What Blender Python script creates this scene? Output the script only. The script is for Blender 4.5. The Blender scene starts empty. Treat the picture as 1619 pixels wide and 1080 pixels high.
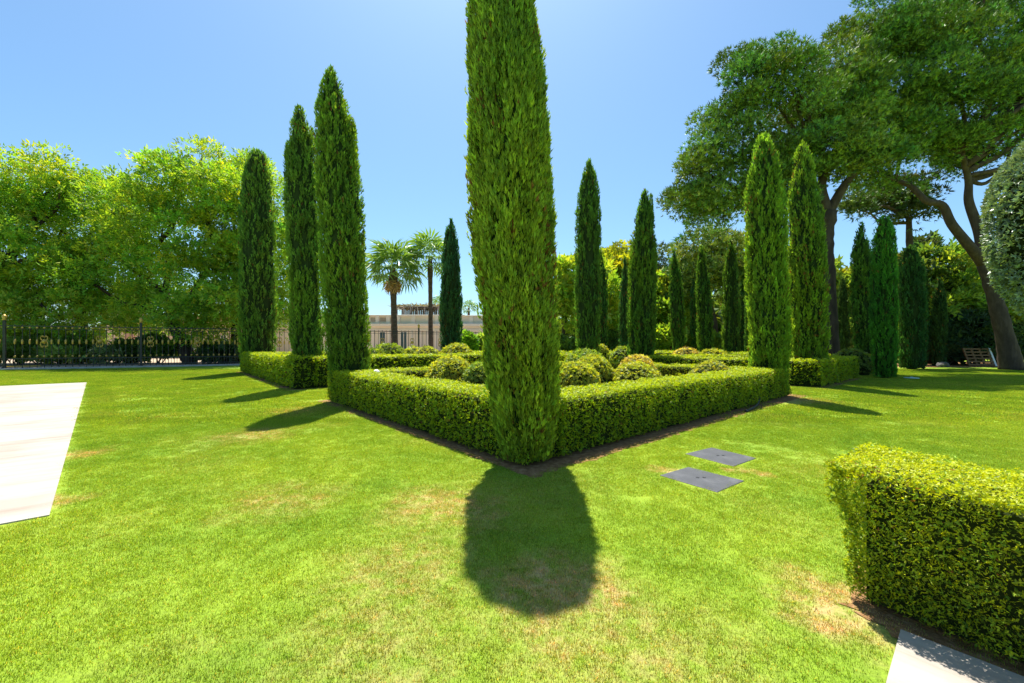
import bpy, math, numpy as np
from mathutils import Vector, Matrix

RS = np.random.RandomState
PI = math.pi
scene = bpy.context.scene
COL = scene.collection

# ------------------------------------------------------------------ camera, sky, sun, exposure
CAM_H = 1.45
FPX, CX, HY = 640.0, 809.5, 545.0            # focal length and horizon of the 1619 px wide photograph
cam_d = bpy.data.cameras.new('camera')
cam_d.sensor_width = 36.0
cam_d.lens = 36.0 * FPX / 1619.0
cam_d.shift_y = 5.0 / 1619.0
cam_d.clip_start = 0.05
cam_d.clip_end = 3000.0
cam = bpy.data.objects.new('camera', cam_d)
cam.location = (0, 0, CAM_H)
cam.rotation_euler = (PI / 2, 0, 0)
COL.objects.link(cam)
scene.camera = cam

SUN_EL = math.radians(67.0)
SUN_AZ = math.radians(-6.0)                  # measured from +Y towards +X
world = bpy.data.worlds.new('World')
scene.world = world
world.use_nodes = True
wn = world.node_tree
bg = wn.nodes['Background']
sky = wn.nodes.new('ShaderNodeTexSky')
sky.sky_type = 'NISHITA'
sky.sun_disc = False
sky.sun_elevation = SUN_EL
sky.sun_rotation = SUN_AZ
sky.altitude = 0
sky.air_density = 1.0
sky.dust_density = 1.1
sky.ozone_density = 6.0
tint = wn.nodes.new('ShaderNodeMix'); tint.data_type = 'RGBA'; tint.blend_type = 'MULTIPLY'
tint.inputs[0].default_value = 1.0; tint.inputs[7].default_value = (0.735, 0.88, 0.86, 1)
wn.links.new(sky.outputs[0], tint.inputs[6]); wn.links.new(tint.outputs[2], bg.inputs['Color'])
bg.inputs['Strength'].default_value = 0.102

sun_d = bpy.data.lights.new('sun', 'SUN')
sun_d.energy = 4.8
sun_d.angle = math.radians(0.55)
sun_d.color = (1.0, 0.955, 0.87)
sun = bpy.data.objects.new('sun', sun_d)
d = Vector((math.sin(SUN_AZ) * math.cos(SUN_EL), math.cos(SUN_AZ) * math.cos(SUN_EL), math.sin(SUN_EL)))
sun.rotation_euler = d.to_track_quat('Z', 'Y').to_euler()
sun.location = (0, 20, 40)
COL.objects.link(sun)

vs = scene.view_settings
vs.view_transform = 'Standard'
vs.look = 'None'
vs.exposure = 1.15
vs.gamma = 1.0
vs.use_curve_mapping = False
scene.render.engine = 'CYCLES'
scene.cycles.max_bounces = 7
scene.cycles.diffuse_bounces = 4
scene.cycles.glossy_bounces = 2
scene.cycles.transmission_bounces = 4

# ------------------------------------------------------------------ placing helpers
def G(px, py):
    """point of the flat garden seen at a pixel of the photograph"""
    z = CAM_H * FPX / (py - HY)
    return np.array([(px - CX) / FPX * z, z])
def PX(px, z): return (px - CX) / FPX * z
def PH(py, z): return CAM_H + (HY - py) / FPX * z
O0 = np.array([0.15, 4.71])                  # outer corner of the front bed
U = np.array([-0.655, 0.755]); U = U / np.linalg.norm(U)
V = np.array([0.755, 0.655]); V = V / np.linalg.norm(V)
def UV(u, v): return O0 + U * u + V * v

# ------------------------------------------------------------------ numeric noise
def _h(i, j, k, s):
    n = (i * 374761393 + j * 668265263 + k * 2147483647 + s * 974711) & 0xffffffff
    n = ((n ^ (n >> 13)) * 1274126177) & 0xffffffff
    n = n ^ (n >> 16)
    return (n & 0xffff) / 65535.0
def vnoise(p, seed=0):
    p = np.asarray(p, dtype=np.float64)
    i = np.floor(p).astype(np.int64); f = p - i; f = f * f * (3 - 2 * f)
    r = 0
    for a in (0, 1):
        for b in (0, 1):
            for c in (0, 1):
                w = (f[:, 0] if a else 1 - f[:, 0]) * (f[:, 1] if b else 1 - f[:, 1]) * (f[:, 2] if c else 1 - f[:, 2])
                r = r + w * _h(i[:, 0] + a, i[:, 1] + b, i[:, 2] + c, seed)
    return r * 2 - 1
def fbm(p, seed=0, oct=3):
    r = 0; a = 1.0; t = 0
    for o in range(oct):
        r = r + a * vnoise(np.asarray(p) * (2.03 ** o) + 17.3 * o, seed + o); t += a; a *= 0.5
    return r / t
def unit(a): return a / (np.linalg.norm(a, axis=-1, keepdims=True) + 1e-9)

# ------------------------------------------------------------------ object helpers
def tag(o, label=None, cat=None, group=None, kind=None):
    if label: o['label'] = label
    if cat: o['category'] = cat
    if group: o['group'] = group
    if kind: o['kind'] = kind
    return o
def thing(name, label, cat, loc=(0, 0, 0), rz=0.0, group=None):
    o = bpy.data.objects.new(name, None)
    o.empty_display_size = 0.3
    COL.objects.link(o)
    o.location = loc; o.rotation_euler = (0, 0, rz)
    return tag(o, label, cat, group)
def link(name, me, parent=None):
    o = bpy.data.objects.new(name, me)
    COL.objects.link(o)
    if parent is not None: o.parent = parent
    return o
def np_mesh(name, verts, tris, mat, cols=None, smooth=False, mat_idx=None):
    """mesh from numpy triangles; mat may be a list"""
    me = bpy.data.meshes.new(name)
    nv, nt = len(verts), len(tris)
    me.vertices.add(nv); me.loops.add(nt * 3); me.polygons.add(nt)
    me.vertices.foreach_set('co', np.ascontiguousarray(verts, dtype=np.float32).ravel())
    me.polygons.foreach_set('loop_start', np.arange(0, nt * 3, 3, dtype=np.int32))
    me.loops.foreach_set('vertex_index', np.ascontiguousarray(tris, dtype=np.int32).ravel())
    if mat_idx is not None: me.polygons.foreach_set('material_index', np.ascontiguousarray(mat_idx, dtype=np.int32))
    me.polygons.foreach_set('use_smooth', np.full(nt, smooth, dtype=bool))
    for m in (mat if isinstance(mat, (list, tuple)) else [mat]): me.materials.append(m)
    if cols is not None:
        a = me.attributes.new('leaf', 'FLOAT_COLOR', 'POINT')
        c = np.ones((nv, 4), dtype=np.float32); c[:, :3] = cols
        a.data.foreach_set('color', c.ravel())
    me.update(calc_edges=True)
    return me
class MB:
    """collects boxes, tubes, lathes as polygons into one mesh"""
    def __init__(s): s.v = []; s.f = []
    def add(s, vs_, fs):
        o = len(s.v); s.v += [tuple(map(float, p)) for p in vs_]; s.f += [tuple(o + i for i in f) for f in fs]; return s
    def box(s, x0, x1, y0, y1, z0, z1, b=0.0):
        if b <= 0:
            return s.add([(x0, y0, z0), (x1, y0, z0), (x1, y1, z0), (x0, y1, z0), (x0, y0, z1), (x1, y0, z1), (x1, y1, z1), (x0, y1, z1)],
                         [(0, 3, 2, 1), (4, 5, 6, 7), (0, 1, 5, 4), (1, 2, 6, 5), (2, 3, 7, 6), (3, 0, 4, 7)])
        r = [(x0, y0), (x1, y0), (x1, y1), (x0, y1)]; q = [(x0 + b, y0 + b), (x1 - b, y0 + b), (x1 - b, y1 - b), (x0 + b, y1 - b)]
        vv = [(x, y, z0) for x, y in r] + [(x, y, z1 - b) for x, y in r] + [(x, y, z1) for x, y in q]
        ff = [(3, 2, 1, 0), (8, 9, 10, 11)]
        for i in range(4):
            j = (i + 1) % 4
            ff += [(i, j, 4 + j, 4 + i), (4 + i, 4 + j, 8 + j, 8 + i)]
        return s.add(vv, ff)
    def tube(s, pts, rad, n=8, cap=True):
        pts = np.asarray(pts, float); k = len(pts)
        rad = np.full(k, rad) if np.isscalar(rad) else np.asarray(rad, float)
        tan = unit(np.gradient(pts, axis=0)); ref = np.array([0.31, 0.87, 0.11])
        vv = []; 
        for i in range(k):
            a = np.cross(tan[i], ref); 
            if np.linalg.norm(a) < 1e-3: a = np.cross(tan[i], [1, 0, 0])
            a /= np.linalg.norm(a); b = np.cross(tan[i], a)
            for j in range(n):
                t = 2 * PI * j / n
                vv.append(pts[i] + rad[i] * (math.cos(t) * a + math.sin(t) * b))
        ff = [(i * n + j, i * n + (j + 1) % n, (i + 1) * n + (j + 1) % n, (i + 1) * n + j) for i in range(k - 1) for j in range(n)]
        if cap: ff += [tuple(range(n))[::-1], tuple((k - 1) * n + j for j in range(n))]
        return s.add(vv, ff)
    def lathe(s, prof, n=12, c=(0, 0)):
        vv = [(c[0] + r * math.cos(2 * PI * j / n), c[1] + r * math.sin(2 * PI * j / n), z) for r, z in prof for j in range(n)]
        k = len(prof)
        ff = [(i * n + j, i * n + (j + 1) % n, (i + 1) * n + (j + 1) % n, (i + 1) * n + j) for i in range(k - 1) for j in range(n)]
        ff += [tuple(range(n))[::-1], tuple((k - 1) * n + j for j in range(n))]
        return s.add(vv, ff)
    def mesh(s, name, mat, smooth=False):
        me = bpy.data.meshes.new(name); me.from_pydata(s.v, [], s.f); me.materials.append(mat)
        if smooth: me.polygons.foreach_set('use_smooth', np.ones(len(s.f), dtype=bool))
        me.update(); return me
    def obj(s, name, mat, parent=None, smooth=False): return link(name, s.mesh(name, mat, smooth), parent)
def poly_slab(name, pts, z0, z1, mat, parent=None):
    n = len(pts); m = MB()
    m.add([(x, y, z0) for x, y in pts] + [(x, y, z1) for x, y in pts],
          [tuple(range(n))[::-1], tuple(n + i for i in range(n))] + [(i, (i + 1) % n, n + (i + 1) % n, n + i) for i in range(n)])
    return m.obj(name, mat, parent)
def smooth_path(pts, k=6):
    pts = np.asarray(pts, float); p = np.vstack([2 * pts[0] - pts[1], pts, 2 * pts[-1] - pts[-2]]); out = []
    for i in range(1, len(p) - 2):
        for t in np.linspace(0, 1, k, endpoint=False):
            out.append(0.5 * (2 * p[i] + (p[i + 1] - p[i - 1]) * t + (2 * p[i - 1] - 5 * p[i] + 4 * p[i + 1] - p[i + 2]) * t * t
                              + (-p[i - 1] + 3 * p[i] - 3 * p[i + 1] + p[i + 2]) * t ** 3))
    out.append(p[-2]); return np.array(out)

# ------------------------------------------------------------------ materials
def new_mat(name):
    m = bpy.data.materials.new(name); m.use_nodes = True
    return m, m.node_tree, m.node_tree.nodes['Principled BSDF']
def nd(nt, typ, **kw):
    n = nt.nodes.new(typ)
    for k, v in kw.items():
        if k.startswith('in_'):
            key = k[3:]; n.inputs[int(key) if key.isdigit() else key].default_value = v
        else: setattr(n, k, v)
    return n
def ramp(nt, fac, stops):
    r = nt.nodes.new('ShaderNodeValToRGB'); e = r.color_ramp.elements
    while len(e) < len(stops): e.new(0.5)
    for q, (p, c) in zip(e, stops): q.position = p; q.color = (*c, 1) if len(c) == 3 else c
    nt.links.new(fac, r.inputs[0]); return r.outputs[0]
def leaf_mat(name, trans=0.38, rough=0.5, spec=0.3, warm=(1.25, 1.15, 0.45)):
    m, nt, p = new_mat(name)
    at = nd(nt, 'ShaderNodeAttribute', attribute_name='leaf')
    nt.links.new(at.outputs['Color'], p.inputs['Base Color'])
    p.inputs['Roughness'].default_value = rough
    p.inputs['Specular IOR Level'].default_value = spec
    mul = nd(nt, 'ShaderNodeMix', data_type='RGBA', blend_type='MULTIPLY', in_0=1.0)
    nt.links.new(at.outputs['Color'], mul.inputs[6]); mul.inputs[7].default_value = (*warm, 1)
    tr = nd(nt, 'ShaderNodeBsdfTranslucent'); nt.links.new(mul.outputs[2], tr.inputs['Color'])
    mx = nd(nt, 'ShaderNodeMixShader', in_0=trans)
    nt.links.new(p.outputs[0], mx.inputs[1]); nt.links.new(tr.outputs[0], mx.inputs[2])
    nt.links.new(mx.outputs[0], nt.nodes['Material Output'].inputs['Surface'])
    return m
def noise_mat(name, stops, scale=4.0, detail=6.0, rough=0.8, bump=0.0, bscale=None, stretch=(1, 1, 1), spec=0.3, metal=0.0, space='Object'):
    m, nt, p = new_mat(name)
    tc = nd(nt, 'ShaderNodeTexCoord'); mp = nd(nt, 'ShaderNodeMapping'); mp.inputs['Scale'].default_value = stretch
    nt.links.new(tc.outputs[space], mp.inputs[0])
    nz = nd(nt, 'ShaderNodeTexNoise', in_Scale=scale, in_Detail=detail, in_Roughness=0.6)
    nt.links.new(mp.outputs[0], nz.inputs['Vector'])
    nt.links.new(ramp(nt, nz.outputs[0], stops), p.inputs['Base Color'])
    p.inputs['Roughness'].default_value = rough; p.inputs['Specular IOR Level'].default_value = spec; p.inputs['Metallic'].default_value = metal
    if bump:
        nb = nd(nt, 'ShaderNodeTexNoise', in_Scale=bscale or scale * 4, in_Detail=6.0); nt.links.new(mp.outputs[0], nb.inputs['Vector'])
        b = nd(nt, 'ShaderNodeBump', in_Strength=bump, in_Distance=0.02); nt.links.new(nb.outputs[0], b.inputs['Height'])
        nt.links.new(b.outputs[0], p.inputs['Normal'])
    return m

M_cyp = leaf_mat('cypress_leaf', 0.45, 0.55, 0.2, (1.35, 1.25, 0.4))
M_hedge = leaf_mat('hedge_leaf', 0.42, 0.45, 0.3, (1.4, 1.25, 0.3))
M_tree = leaf_mat('tree_leaf', 0.45, 0.5, 0.25, (1.5, 1.3, 0.35))
M_pine = leaf_mat('pine_needle', 0.07, 0.55, 0.2, (1.4, 1.2, 0.4))
M_gloss = leaf_mat('glossy_leaf', 0.20, 0.34, 0.55, (1.2, 1.2, 0.4))
M_palm = leaf_mat('palm_leaf', 0.35, 0.4, 0.35, (1.4, 1.2, 0.4))
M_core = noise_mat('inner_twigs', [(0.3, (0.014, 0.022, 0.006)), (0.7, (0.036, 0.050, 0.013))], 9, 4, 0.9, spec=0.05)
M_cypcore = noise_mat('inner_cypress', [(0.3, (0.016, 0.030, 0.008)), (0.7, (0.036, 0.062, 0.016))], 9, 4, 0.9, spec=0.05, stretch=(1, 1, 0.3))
M_bark = noise_mat('pine_bark', [(0.25, (0.045, 0.033, 0.026)), (0.5, (0.085, 0.06, 0.047)), (0.75, (0.135, 0.10, 0.08))], 5, 8, 0.9, 0.9, 9, (1, 1, 0.3), 0.15)
M_dbark = noise_mat('dark_bark', [(0.3, (0.03, 0.022, 0.017)), (0.7, (0.085, 0.062, 0.048))], 6, 8, 0.9, 0.7, 12, (1, 1, 0.35), 0.15)
M_palmbark = noise_mat('palm_bark', [(0.3, (0.06, 0.042, 0.03)), (0.7, (0.17, 0.12, 0.09))], 3, 8, 0.9, 0.8, 6, (1, 1, 3.5), 0.1)
M_soil = noise_mat('bare_soil', [(0.25, (0.13, 0.062, 0.024)), (0.5, (0.25, 0.138, 0.06)), (0.75, (0.40, 0.25, 0.125))], 14, 8, 0.95, 0.8, 60, space='Object', spec=0.1)
M_iron = noise_mat('black_iron', [(0.3, (0.010, 0.011, 0.013)), (0.7, (0.025, 0.027, 0.03))], 8, 4, 0.45, spec=0.5)
M_gold = noise_mat('gold_paint', [(0.3, (0.42, 0.25, 0.045)), (0.7, (0.62, 0.40, 0.10))], 12, 3, 0.42, spec=0.5, metal=0.35)
M_slate = noise_mat('slate', [(0.25, (0.040, 0.042, 0.048)), (0.55, (0.062, 0.065, 0.073)), (0.8, (0.12, 0.122, 0.13))], 4.5, 8, 0.6, 0.25, 40, (1, 1, 1), 0.35)
M_concrete = noise_mat('pale_kerb_stone', [(0.3, (0.34, 0.32, 0.30)), (0.7, (0.5, 0.47, 0.44))], 3, 6, 0.85, 0.3)
M_white = noise_mat('white_plastic', [(0.3, (0.72, 0.72, 0.70)), (0.7, (0.82, 0.82, 0.80))], 5, 3, 0.4, spec=0.4)
M_wood = noise_mat('pallet_wood', [(0.3, (0.13, 0.066, 0.026)), (0.7, (0.24, 0.14, 0.065))], 4, 6, 0.8, 0.3, 30, (1, 1, 6))
M_wall = noise_mat('warm_render', [(0.3, (0.70, 0.48, 0.36)), (0.7, (0.78, 0.56, 0.43))], 0.6, 6, 0.9, 0.1)
M_wallpale = noise_mat('pale_render', [(0.3, (0.80, 0.68, 0.57)), (0.7, (0.86, 0.75, 0.64))], 0.5, 6, 0.9, 0.1)
M_trimpale = noise_mat('pale_trim', [(0.3, (0.84, 0.72, 0.65)), (0.7, (0.88, 0.78, 0.71))], 1.0, 5, 0.85)
M_shut = noise_mat('recessed_panel', [(0.3, (0.42, 0.32, 0.25)), (0.7, (0.5, 0.4, 0.32))], 2.0, 5, 0.85)
M_terra = noise_mat('terracotta', [(0.3, (0.30, 0.11, 0.06)), (0.7, (0.44, 0.19, 0.11))], 2.5, 6, 0.85, 0.4)
M_thatch = noise_mat('grey_reed', [(0.3, (0.13, 0.12, 0.11)), (0.7, (0.3, 0.28, 0.26))], 4, 6, 0.95, 0.8, 20, (3, 3, 0.5))
M_bluedoor = noise_mat('dark_blue_glass', [(0.3, (0.03, 0.06, 0.085)), (0.7, (0.06, 0.10, 0.13))], 1.5, 3, 0.12, spec=0.6)
M_yellow = noise_mat('yellow_plastic', [(0.3, (0.65, 0.45, 0.02)), (0.7, (0.8, 0.58, 0.04))], 5, 3, 0.5)
M_teal = noise_mat('pale_green_plastic', [(0.3, (0.34, 0.52, 0.46)), (0.7, (0.5, 0.66, 0.6))], 5, 3, 0.4)
M_rubber = noise_mat('black_rubber', [(0.3, (0.02, 0.022, 0.025)), (0.7, (0.05, 0.055, 0.06))], 8, 3, 0.45)
M_rock = noise_mat('grey_rock', [(0.3, (0.06, 0.056, 0.05)), (0.7, (0.15, 0.14, 0.13))], 5, 6, 0.9, 0.5)

# travertine: pale with long dusty veins along one direction
def travertine(name, ang):
    m, nt, p = new_mat(name)
    geo = nd(nt, 'ShaderNodeNewGeometry')
    rot = nd(nt, 'ShaderNodeMapping'); rot.inputs['Rotation'].default_value = (0, 0, -ang)
    nt.links.new(geo.outputs['Position'], rot.inputs[0])
    st = nd(nt, 'ShaderNodeMapping'); st.inputs['Scale'].default_value = (0.55, 5.0, 1); nt.links.new(rot.outputs[0], st.inputs[0])
    n1 = nd(nt, 'ShaderNodeTexNoise', in_Scale=1.1, in_Detail=8.0, in_Roughness=0.62); nt.links.new(st.outputs[0], n1.inputs['Vector'])
    n2 = nd(nt, 'ShaderNodeTexNoise', in_Scale=0.8, in_Detail=5.0); nt.links.new(rot.outputs[0], n2.inputs['Vector'])
    c1 = ramp(nt, n1.outputs[0], [(0.30, (0.26, 0.21, 0.17)), (0.42, (0.335, 0.29, 0.245)), (0.56, (0.375, 0.34, 0.295))])
    c2 = ramp(nt, n2.outputs[0], [(0.38, (0.86, 0.80, 0.75)), (0.55, (1, 1, 1))])
    mx = nd(nt, 'ShaderNodeMix', data_type='RGBA', blend_type='MULTIPLY', in_0=1.0)
    nt.links.new(c1, mx.inputs[6]); nt.links.new(c2, mx.inputs[7]); nt.links.new(mx.outputs[2], p.inputs['Base Color'])
    p.inputs['Roughness'].default_value = 0.6
    n3 = nd(nt, 'ShaderNodeTexNoise', in_Scale=26.0, in_Detail=6.0); nt.links.new(geo.outputs['Position'], n3.inputs['Vector'])
    b = nd(nt, 'ShaderNodeBump', in_Strength=0.25, in_Distance=0.01); nt.links.new(n3.outputs[0], b.inputs['Height']); nt.links.new(b.outputs[0], p.inputs['Normal'])
    return m
M_trav = travertine('travertine', math.atan2(V[1], V[0]))
M_trav2 = travertine('travertine_slab', math.atan2(U[1], U[0]))

# lawn colour: lush green with dry straw-coloured patches, shared by the turf sheet and the blades
SPOTS = [(880, 945, 0.42, 0.75), (700, 800, 0.55, 0.55), (930, 915, 0.25, 0.5), (440, 790, 0.45, 0.4), (400, 688, 0.55, 0.55), (1350, 965, 0.34, 1.1), (1300, 935, 0.2, 0.6),
         (640, 900, 0.5, 0.35), (760, 800, 0.3, 0.5), (1000, 1040, 0.6, 0.35), (110, 720, 0.35, 0.6), (95, 790, 0.2, 0.6), (1245, 632, 0.9, 0.7), (1060, 745, 0.2, 0.8), (1180, 745, 0.16, 0.6), (470, 650, 0.6, 0.4), (600, 1010, 0.5, 0.3)]
def lawn_group():
    g = bpy.data.node_groups.new('lawn_colour', 'ShaderNodeTree')
    g.interface.new_socket('Color', in_out='OUTPUT', socket_type='NodeSocketColor')
    out = g.nodes.new('NodeGroupOutput')
    geo = nd(g, 'ShaderNodeNewGeometry')
    flat = nd(g, 'ShaderNodeVectorMath', operation='MULTIPLY'); flat.inputs[1].default_value = (1, 1, 0); g.links.new(geo.outputs['Position'], flat.inputs[0])
    pos = flat.outputs[0]
    def nz(scale, detail, off=0.0):
        a = nd(g, 'ShaderNodeVectorMath', operation='ADD'); a.inputs[1].default_value = (off, off * 0.7, 0); g.links.new(pos, a.inputs[0])
        n = nd(g, 'ShaderNodeTexNoise', in_Scale=scale, in_Detail=detail, in_Roughness=0.6); g.links.new(a.outputs[0], n.inputs['Vector']); return n.outputs[0]
    big, mid, fine, dr = nz(0.22, 3), nz(1.3, 5, 7), nz(9.0, 6, 3), nz(0.55, 6, 21)
    warp = nd(g, 'ShaderNodeTexNoise', in_Scale=2.6, in_Detail=5.0); g.links.new(pos, warp.inputs['Vector'])
    ws = nd(g, 'ShaderNodeVectorMath', operation='MULTIPLY_ADD'); ws.inputs[1].default_value = (0.9, 0.9, 0); g.links.new(warp.outputs['Color'], ws.inputs[0]); g.links.new(pos, ws.inputs[2])
    acc = None
    for px, py, r, a in SPOTS:
        c = G(px, py)
        dd = nd(g, 'ShaderNodeVectorMath', operation='DISTANCE'); dd.inputs[1].default_value = (c[0] + 0.45, c[1] + 0.45, 0); g.links.new(ws.outputs[0], dd.inputs[0])
        mr = nd(g, 'ShaderNodeMapRange', interpolation_type='SMOOTHSTEP', in_1=r * 1.6, in_2=r * 0.1, in_3=0.0, in_4=min(1.1, a * 1.45)); g.links.new(dd.outputs['Value'], mr.inputs[0])
        if acc is None: acc = mr.outputs[0]
        else:
            s = nd(g, 'ShaderNodeMath', operation='MAXIMUM'); g.links.new(acc, s.inputs[0]); g.links.new(mr.outputs[0], s.inputs[1]); acc = s.outputs[0]
    c1 = ramp(g, big, [(0.35, (0.200, 0.325, 0.028)), (0.65, (0.285, 0.395, 0.036))])
    c2 = ramp(g, mid, [(0.3, (0.78, 0.86, 0.8)), (0.7, (1.15, 1.08, 1.1))])
    m1 = nd(g, 'ShaderNodeMix', data_type='RGBA', blend_type='MULTIPLY', in_0=1.0); g.links.new(c1, m1.inputs[6]); g.links.new(c2, m1.inputs[7])
    # general thin dryness
    d1 = nd(g, 'ShaderNodeMapRange', in_1=0.5, in_2=0.75, in_3=0.0, in_4=0.26); g.links.new(dr, d1.inputs[0])
    fm = nd(g, 'ShaderNodeMapRange', in_1=0.35, in_2=0.65, in_3=0.15, in_4=1.3); g.links.new(fine, fm.inputs[0])
    tot = nd(g, 'ShaderNodeMath', operation='MAXIMUM'); g.links.new(acc, tot.inputs[0]); g.links.new(d1.outputs[0], tot.inputs[1])
    mf = nd(g, 'ShaderNodeMath', operation='MULTIPLY', use_clamp=True); g.links.new(tot.outputs[0], mf.inputs[0]); g.links.new(fm.outputs[0], mf.inputs[1])
    m2 = nd(g, 'ShaderNodeMix', data_type='RGBA'); g.links.new(mf.outputs[0], m2.inputs[0]); g.links.new(m1.outputs[2], m2.inputs[6]); m2.inputs[7].default_value = (0.48, 0.37, 0.15, 1)
    g.links.new(m2.outputs[2], out.inputs[0])
    return g
LG = lawn_group()
M_lawn, nt, p = new_mat('turf')
gn_ = nd(nt, 'ShaderNodeGroup'); gn_.node_tree = LG
mm = nd(nt, 'ShaderNodeMix', data_type='RGBA', blend_type='MULTIPLY', in_0=1.0)
geo_ = nd(nt, 'ShaderNodeNewGeometry'); fz = nd(nt, 'ShaderNodeTexNoise', in_Scale=45.0, in_Detail=6.0, in_Roughness=0.7); nt.links.new(geo_.outputs['Position'], fz.inputs['Vector'])
nt.links.new(gn_.outputs[0], mm.inputs[6]); nt.links.new(ramp(nt, fz.outputs[0], [(0.3, (0.55, 0.55, 0.6)), (0.7, (1.1, 1.1, 1.0))]), mm.inputs[7])
nt.links.new(mm.outputs[2], p.inputs['Base Color']); p.inputs['Roughness'].default_value = 0.9; p.inputs['Specular IOR Level'].default_value = 0.1
bb = nd(nt, 'ShaderNodeBump', in_Strength=0.6, in_Distance=0.02); nt.links.new(fz.outputs[0], bb.inputs['Height']); nt.links.new(bb.outputs[0], p.inputs['Normal'])

M_blade, nt, p = new_mat('grass_blade')
gn_ = nd(nt, 'ShaderNodeGroup'); gn_.node_tree = LG
at = nd(nt, 'ShaderNodeAttribute', attribute_name='leaf')
mm = nd(nt, 'ShaderNodeMix', data_type='RGBA', blend_type='MULTIPLY', in_0=1.0); nt.links.new(gn_.outputs[0], mm.inputs[6]); nt.links.new(at.outputs['Color'], mm.inputs[7])
nt.links.new(mm.outputs[2], p.inputs['Base Color']); p.inputs['Roughness'].default_value = 0.5; p.inputs['Specular IOR Level'].default_value = 0.25
mt = nd(nt, 'ShaderNodeMix', data_type='RGBA', blend_type='MULTIPLY', in_0=1.0); nt.links.new(mm.outputs[2], mt.inputs[6]); mt.inputs[7].default_value = (1.5, 1.3, 0.5, 1)
tr = nd(nt, 'ShaderNodeBsdfTranslucent'); nt.links.new(mt.outputs[2], tr.inputs['Color'])
mx = nd(nt, 'ShaderNodeMixShader', in_0=0.45); nt.links.new(p.outputs[0], mx.inputs[1]); nt.links.new(tr.outputs[0], mx.inputs[2]); nt.links.new(mx.outputs[0], nt.nodes['Material Output'].inputs['Surface'])

# ------------------------------------------------------------------ leaf templates (x width, y along, z normal)
def tpl_diamond(w=0.4, fold=0.12, mid=0.45):
    return np.array([(0, 0, 0), (-w / 2, mid, fold), (w / 2, mid, fold), (0, 1, 0)], float), np.array([(0, 2, 3), (0, 3, 1)])
def tpl_fan(angs, lens, w=0.34, base=0.0, fold=0.1):
    vv, tt = [], []
    for i, (a, l) in enumerate(zip(angs, lens)):
        t, f = tpl_diamond(w, fold)
        t = t * np.array([l, l, l]); c, s = math.cos(a), math.sin(a)
        r = np.stack([t[:, 0] * c + t[:, 1] * s, -t[:, 0] * s + t[:, 1] * c, t[:, 2] + 0.12 * ((i % 2) - 0.5) * t[:, 1]], 1)
        r[:, 1] += base * i / max(1, len(angs) - 1); tt.append(f + 4 * i); vv.append(r)
    return np.vstack(vv), np.vstack(tt)
T_SPRIG = tpl_fan([0.10, -0.34], [1.0, 0.76], 0.23)
T_LEAF3 = tpl_fan([0, 0.95, -0.9], [1.0, 0.9, 0.85], 0.46)
T_PINNATE = tpl_fan([0.8, -0.75, 0.0], [0.62, 0.62, 0.66], 0.40, 0.36)
T_BOX = tpl_fan([0.5, -0.65], [0.72, 0.68], 0.52, 0.2)
T_LEAF1 = tpl_diamond(0.5, 0.12)
def tpl_needles(n=7, spread=0.7, w=0.07, seed=1):
    r = RS(seed); vv, tt = [], []
    for i in range(n):
        a = 2 * PI * i / n + r.rand(); s = spread * (0.5 + 0.6 * r.rand())
        dv = unit(np.array([math.cos(a) * s, 1.0, math.sin(a) * s])) * (0.75 + 0.3 * r.rand())
        sd = unit(np.cross(dv, [r.rand() - .5, r.rand() - .5, r.rand() - .5])) * w
        vv += [-sd * 0.5 + dv * 0.08, sd * 0.5 + dv * 0.08, dv]; tt.append((3 * i, 3 * i + 1, 3 * i + 2))
    return np.array(vv), np.array(tt)
T_NEEDLE = tpl_needles(5, 0.8, 0.20)
def scatter(tpl, P, up, size, cols, rng, asp=1.0, face=None):
    tv, tf = tpl; n = len(P)
    up = unit(up); W = unit(np.cross(up, rng.normal(size=(n, 3)) if face is None else face + rng.normal(size=(n, 3)) * 0.35)); N = np.cross(W, up)
    s = np.broadcast_to(np.asarray(size, float), (n,))[:, None, None]
    Vv = P[:, None, :] + s * (tv[None, :, 0:1] * asp * W[:, None] + tv[None, :, 1:2] * up[:, None] + tv[None, :, 2:3] * N[:, None])
    F = tf[None] + (np.arange(n) * len(tv))[:, None, None]
    C = np.repeat(cols, len(tv), axis=0)
    return Vv.reshape(-1, 3), F.reshape(-1, 3), C
def merge(parts):
    Vs, Fs, Cs, Ms = [], [], [], []; o = 0
    for v, f, c, mi in parts:
        Vs.append(v); Fs.append(f + o); Cs.append(np.broadcast_to(c, (len(v), 3))); Ms.append(np.full(len(f), mi)); o += len(v)
    return np.vstack(Vs), np.vstack(Fs), np.vstack(Cs), np.concatenate(Ms)
LEAF_K = 2.6                                 # overall leaf reflectance
def vary(base, n, rng, amp=0.22, hue=0.12):
    k = 1 + amp * rng.normal(size=(n, 1)) ; h = hue * rng.normal(size=(n, 1))
    c = LEAF_K * np.asarray(base)[None] * np.clip(k, 0.45, 1.7) * np.hstack([1 + h, np.ones_like(h), 1 - h])
    return np.clip(c, 0.003, 0.55)
def grid_tris(nr, nc, wrap):
    i, j = np.meshgrid(np.arange(nr - 1), np.arange(nc if wrap else nc - 1), indexing='ij'); j2 = (j + 1) % nc
    a, b, c, dd = i * nc + j, i * nc + j2, (i + 1) * nc + j2, (i + 1) * nc + j
    return np.concatenate([np.stack([a, b, c], -1).reshape(-1, 3), np.stack([a, c, dd], -1).reshape(-1, 3)])
DEAD = np.array([0.25, 0.115, 0.04])

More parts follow.
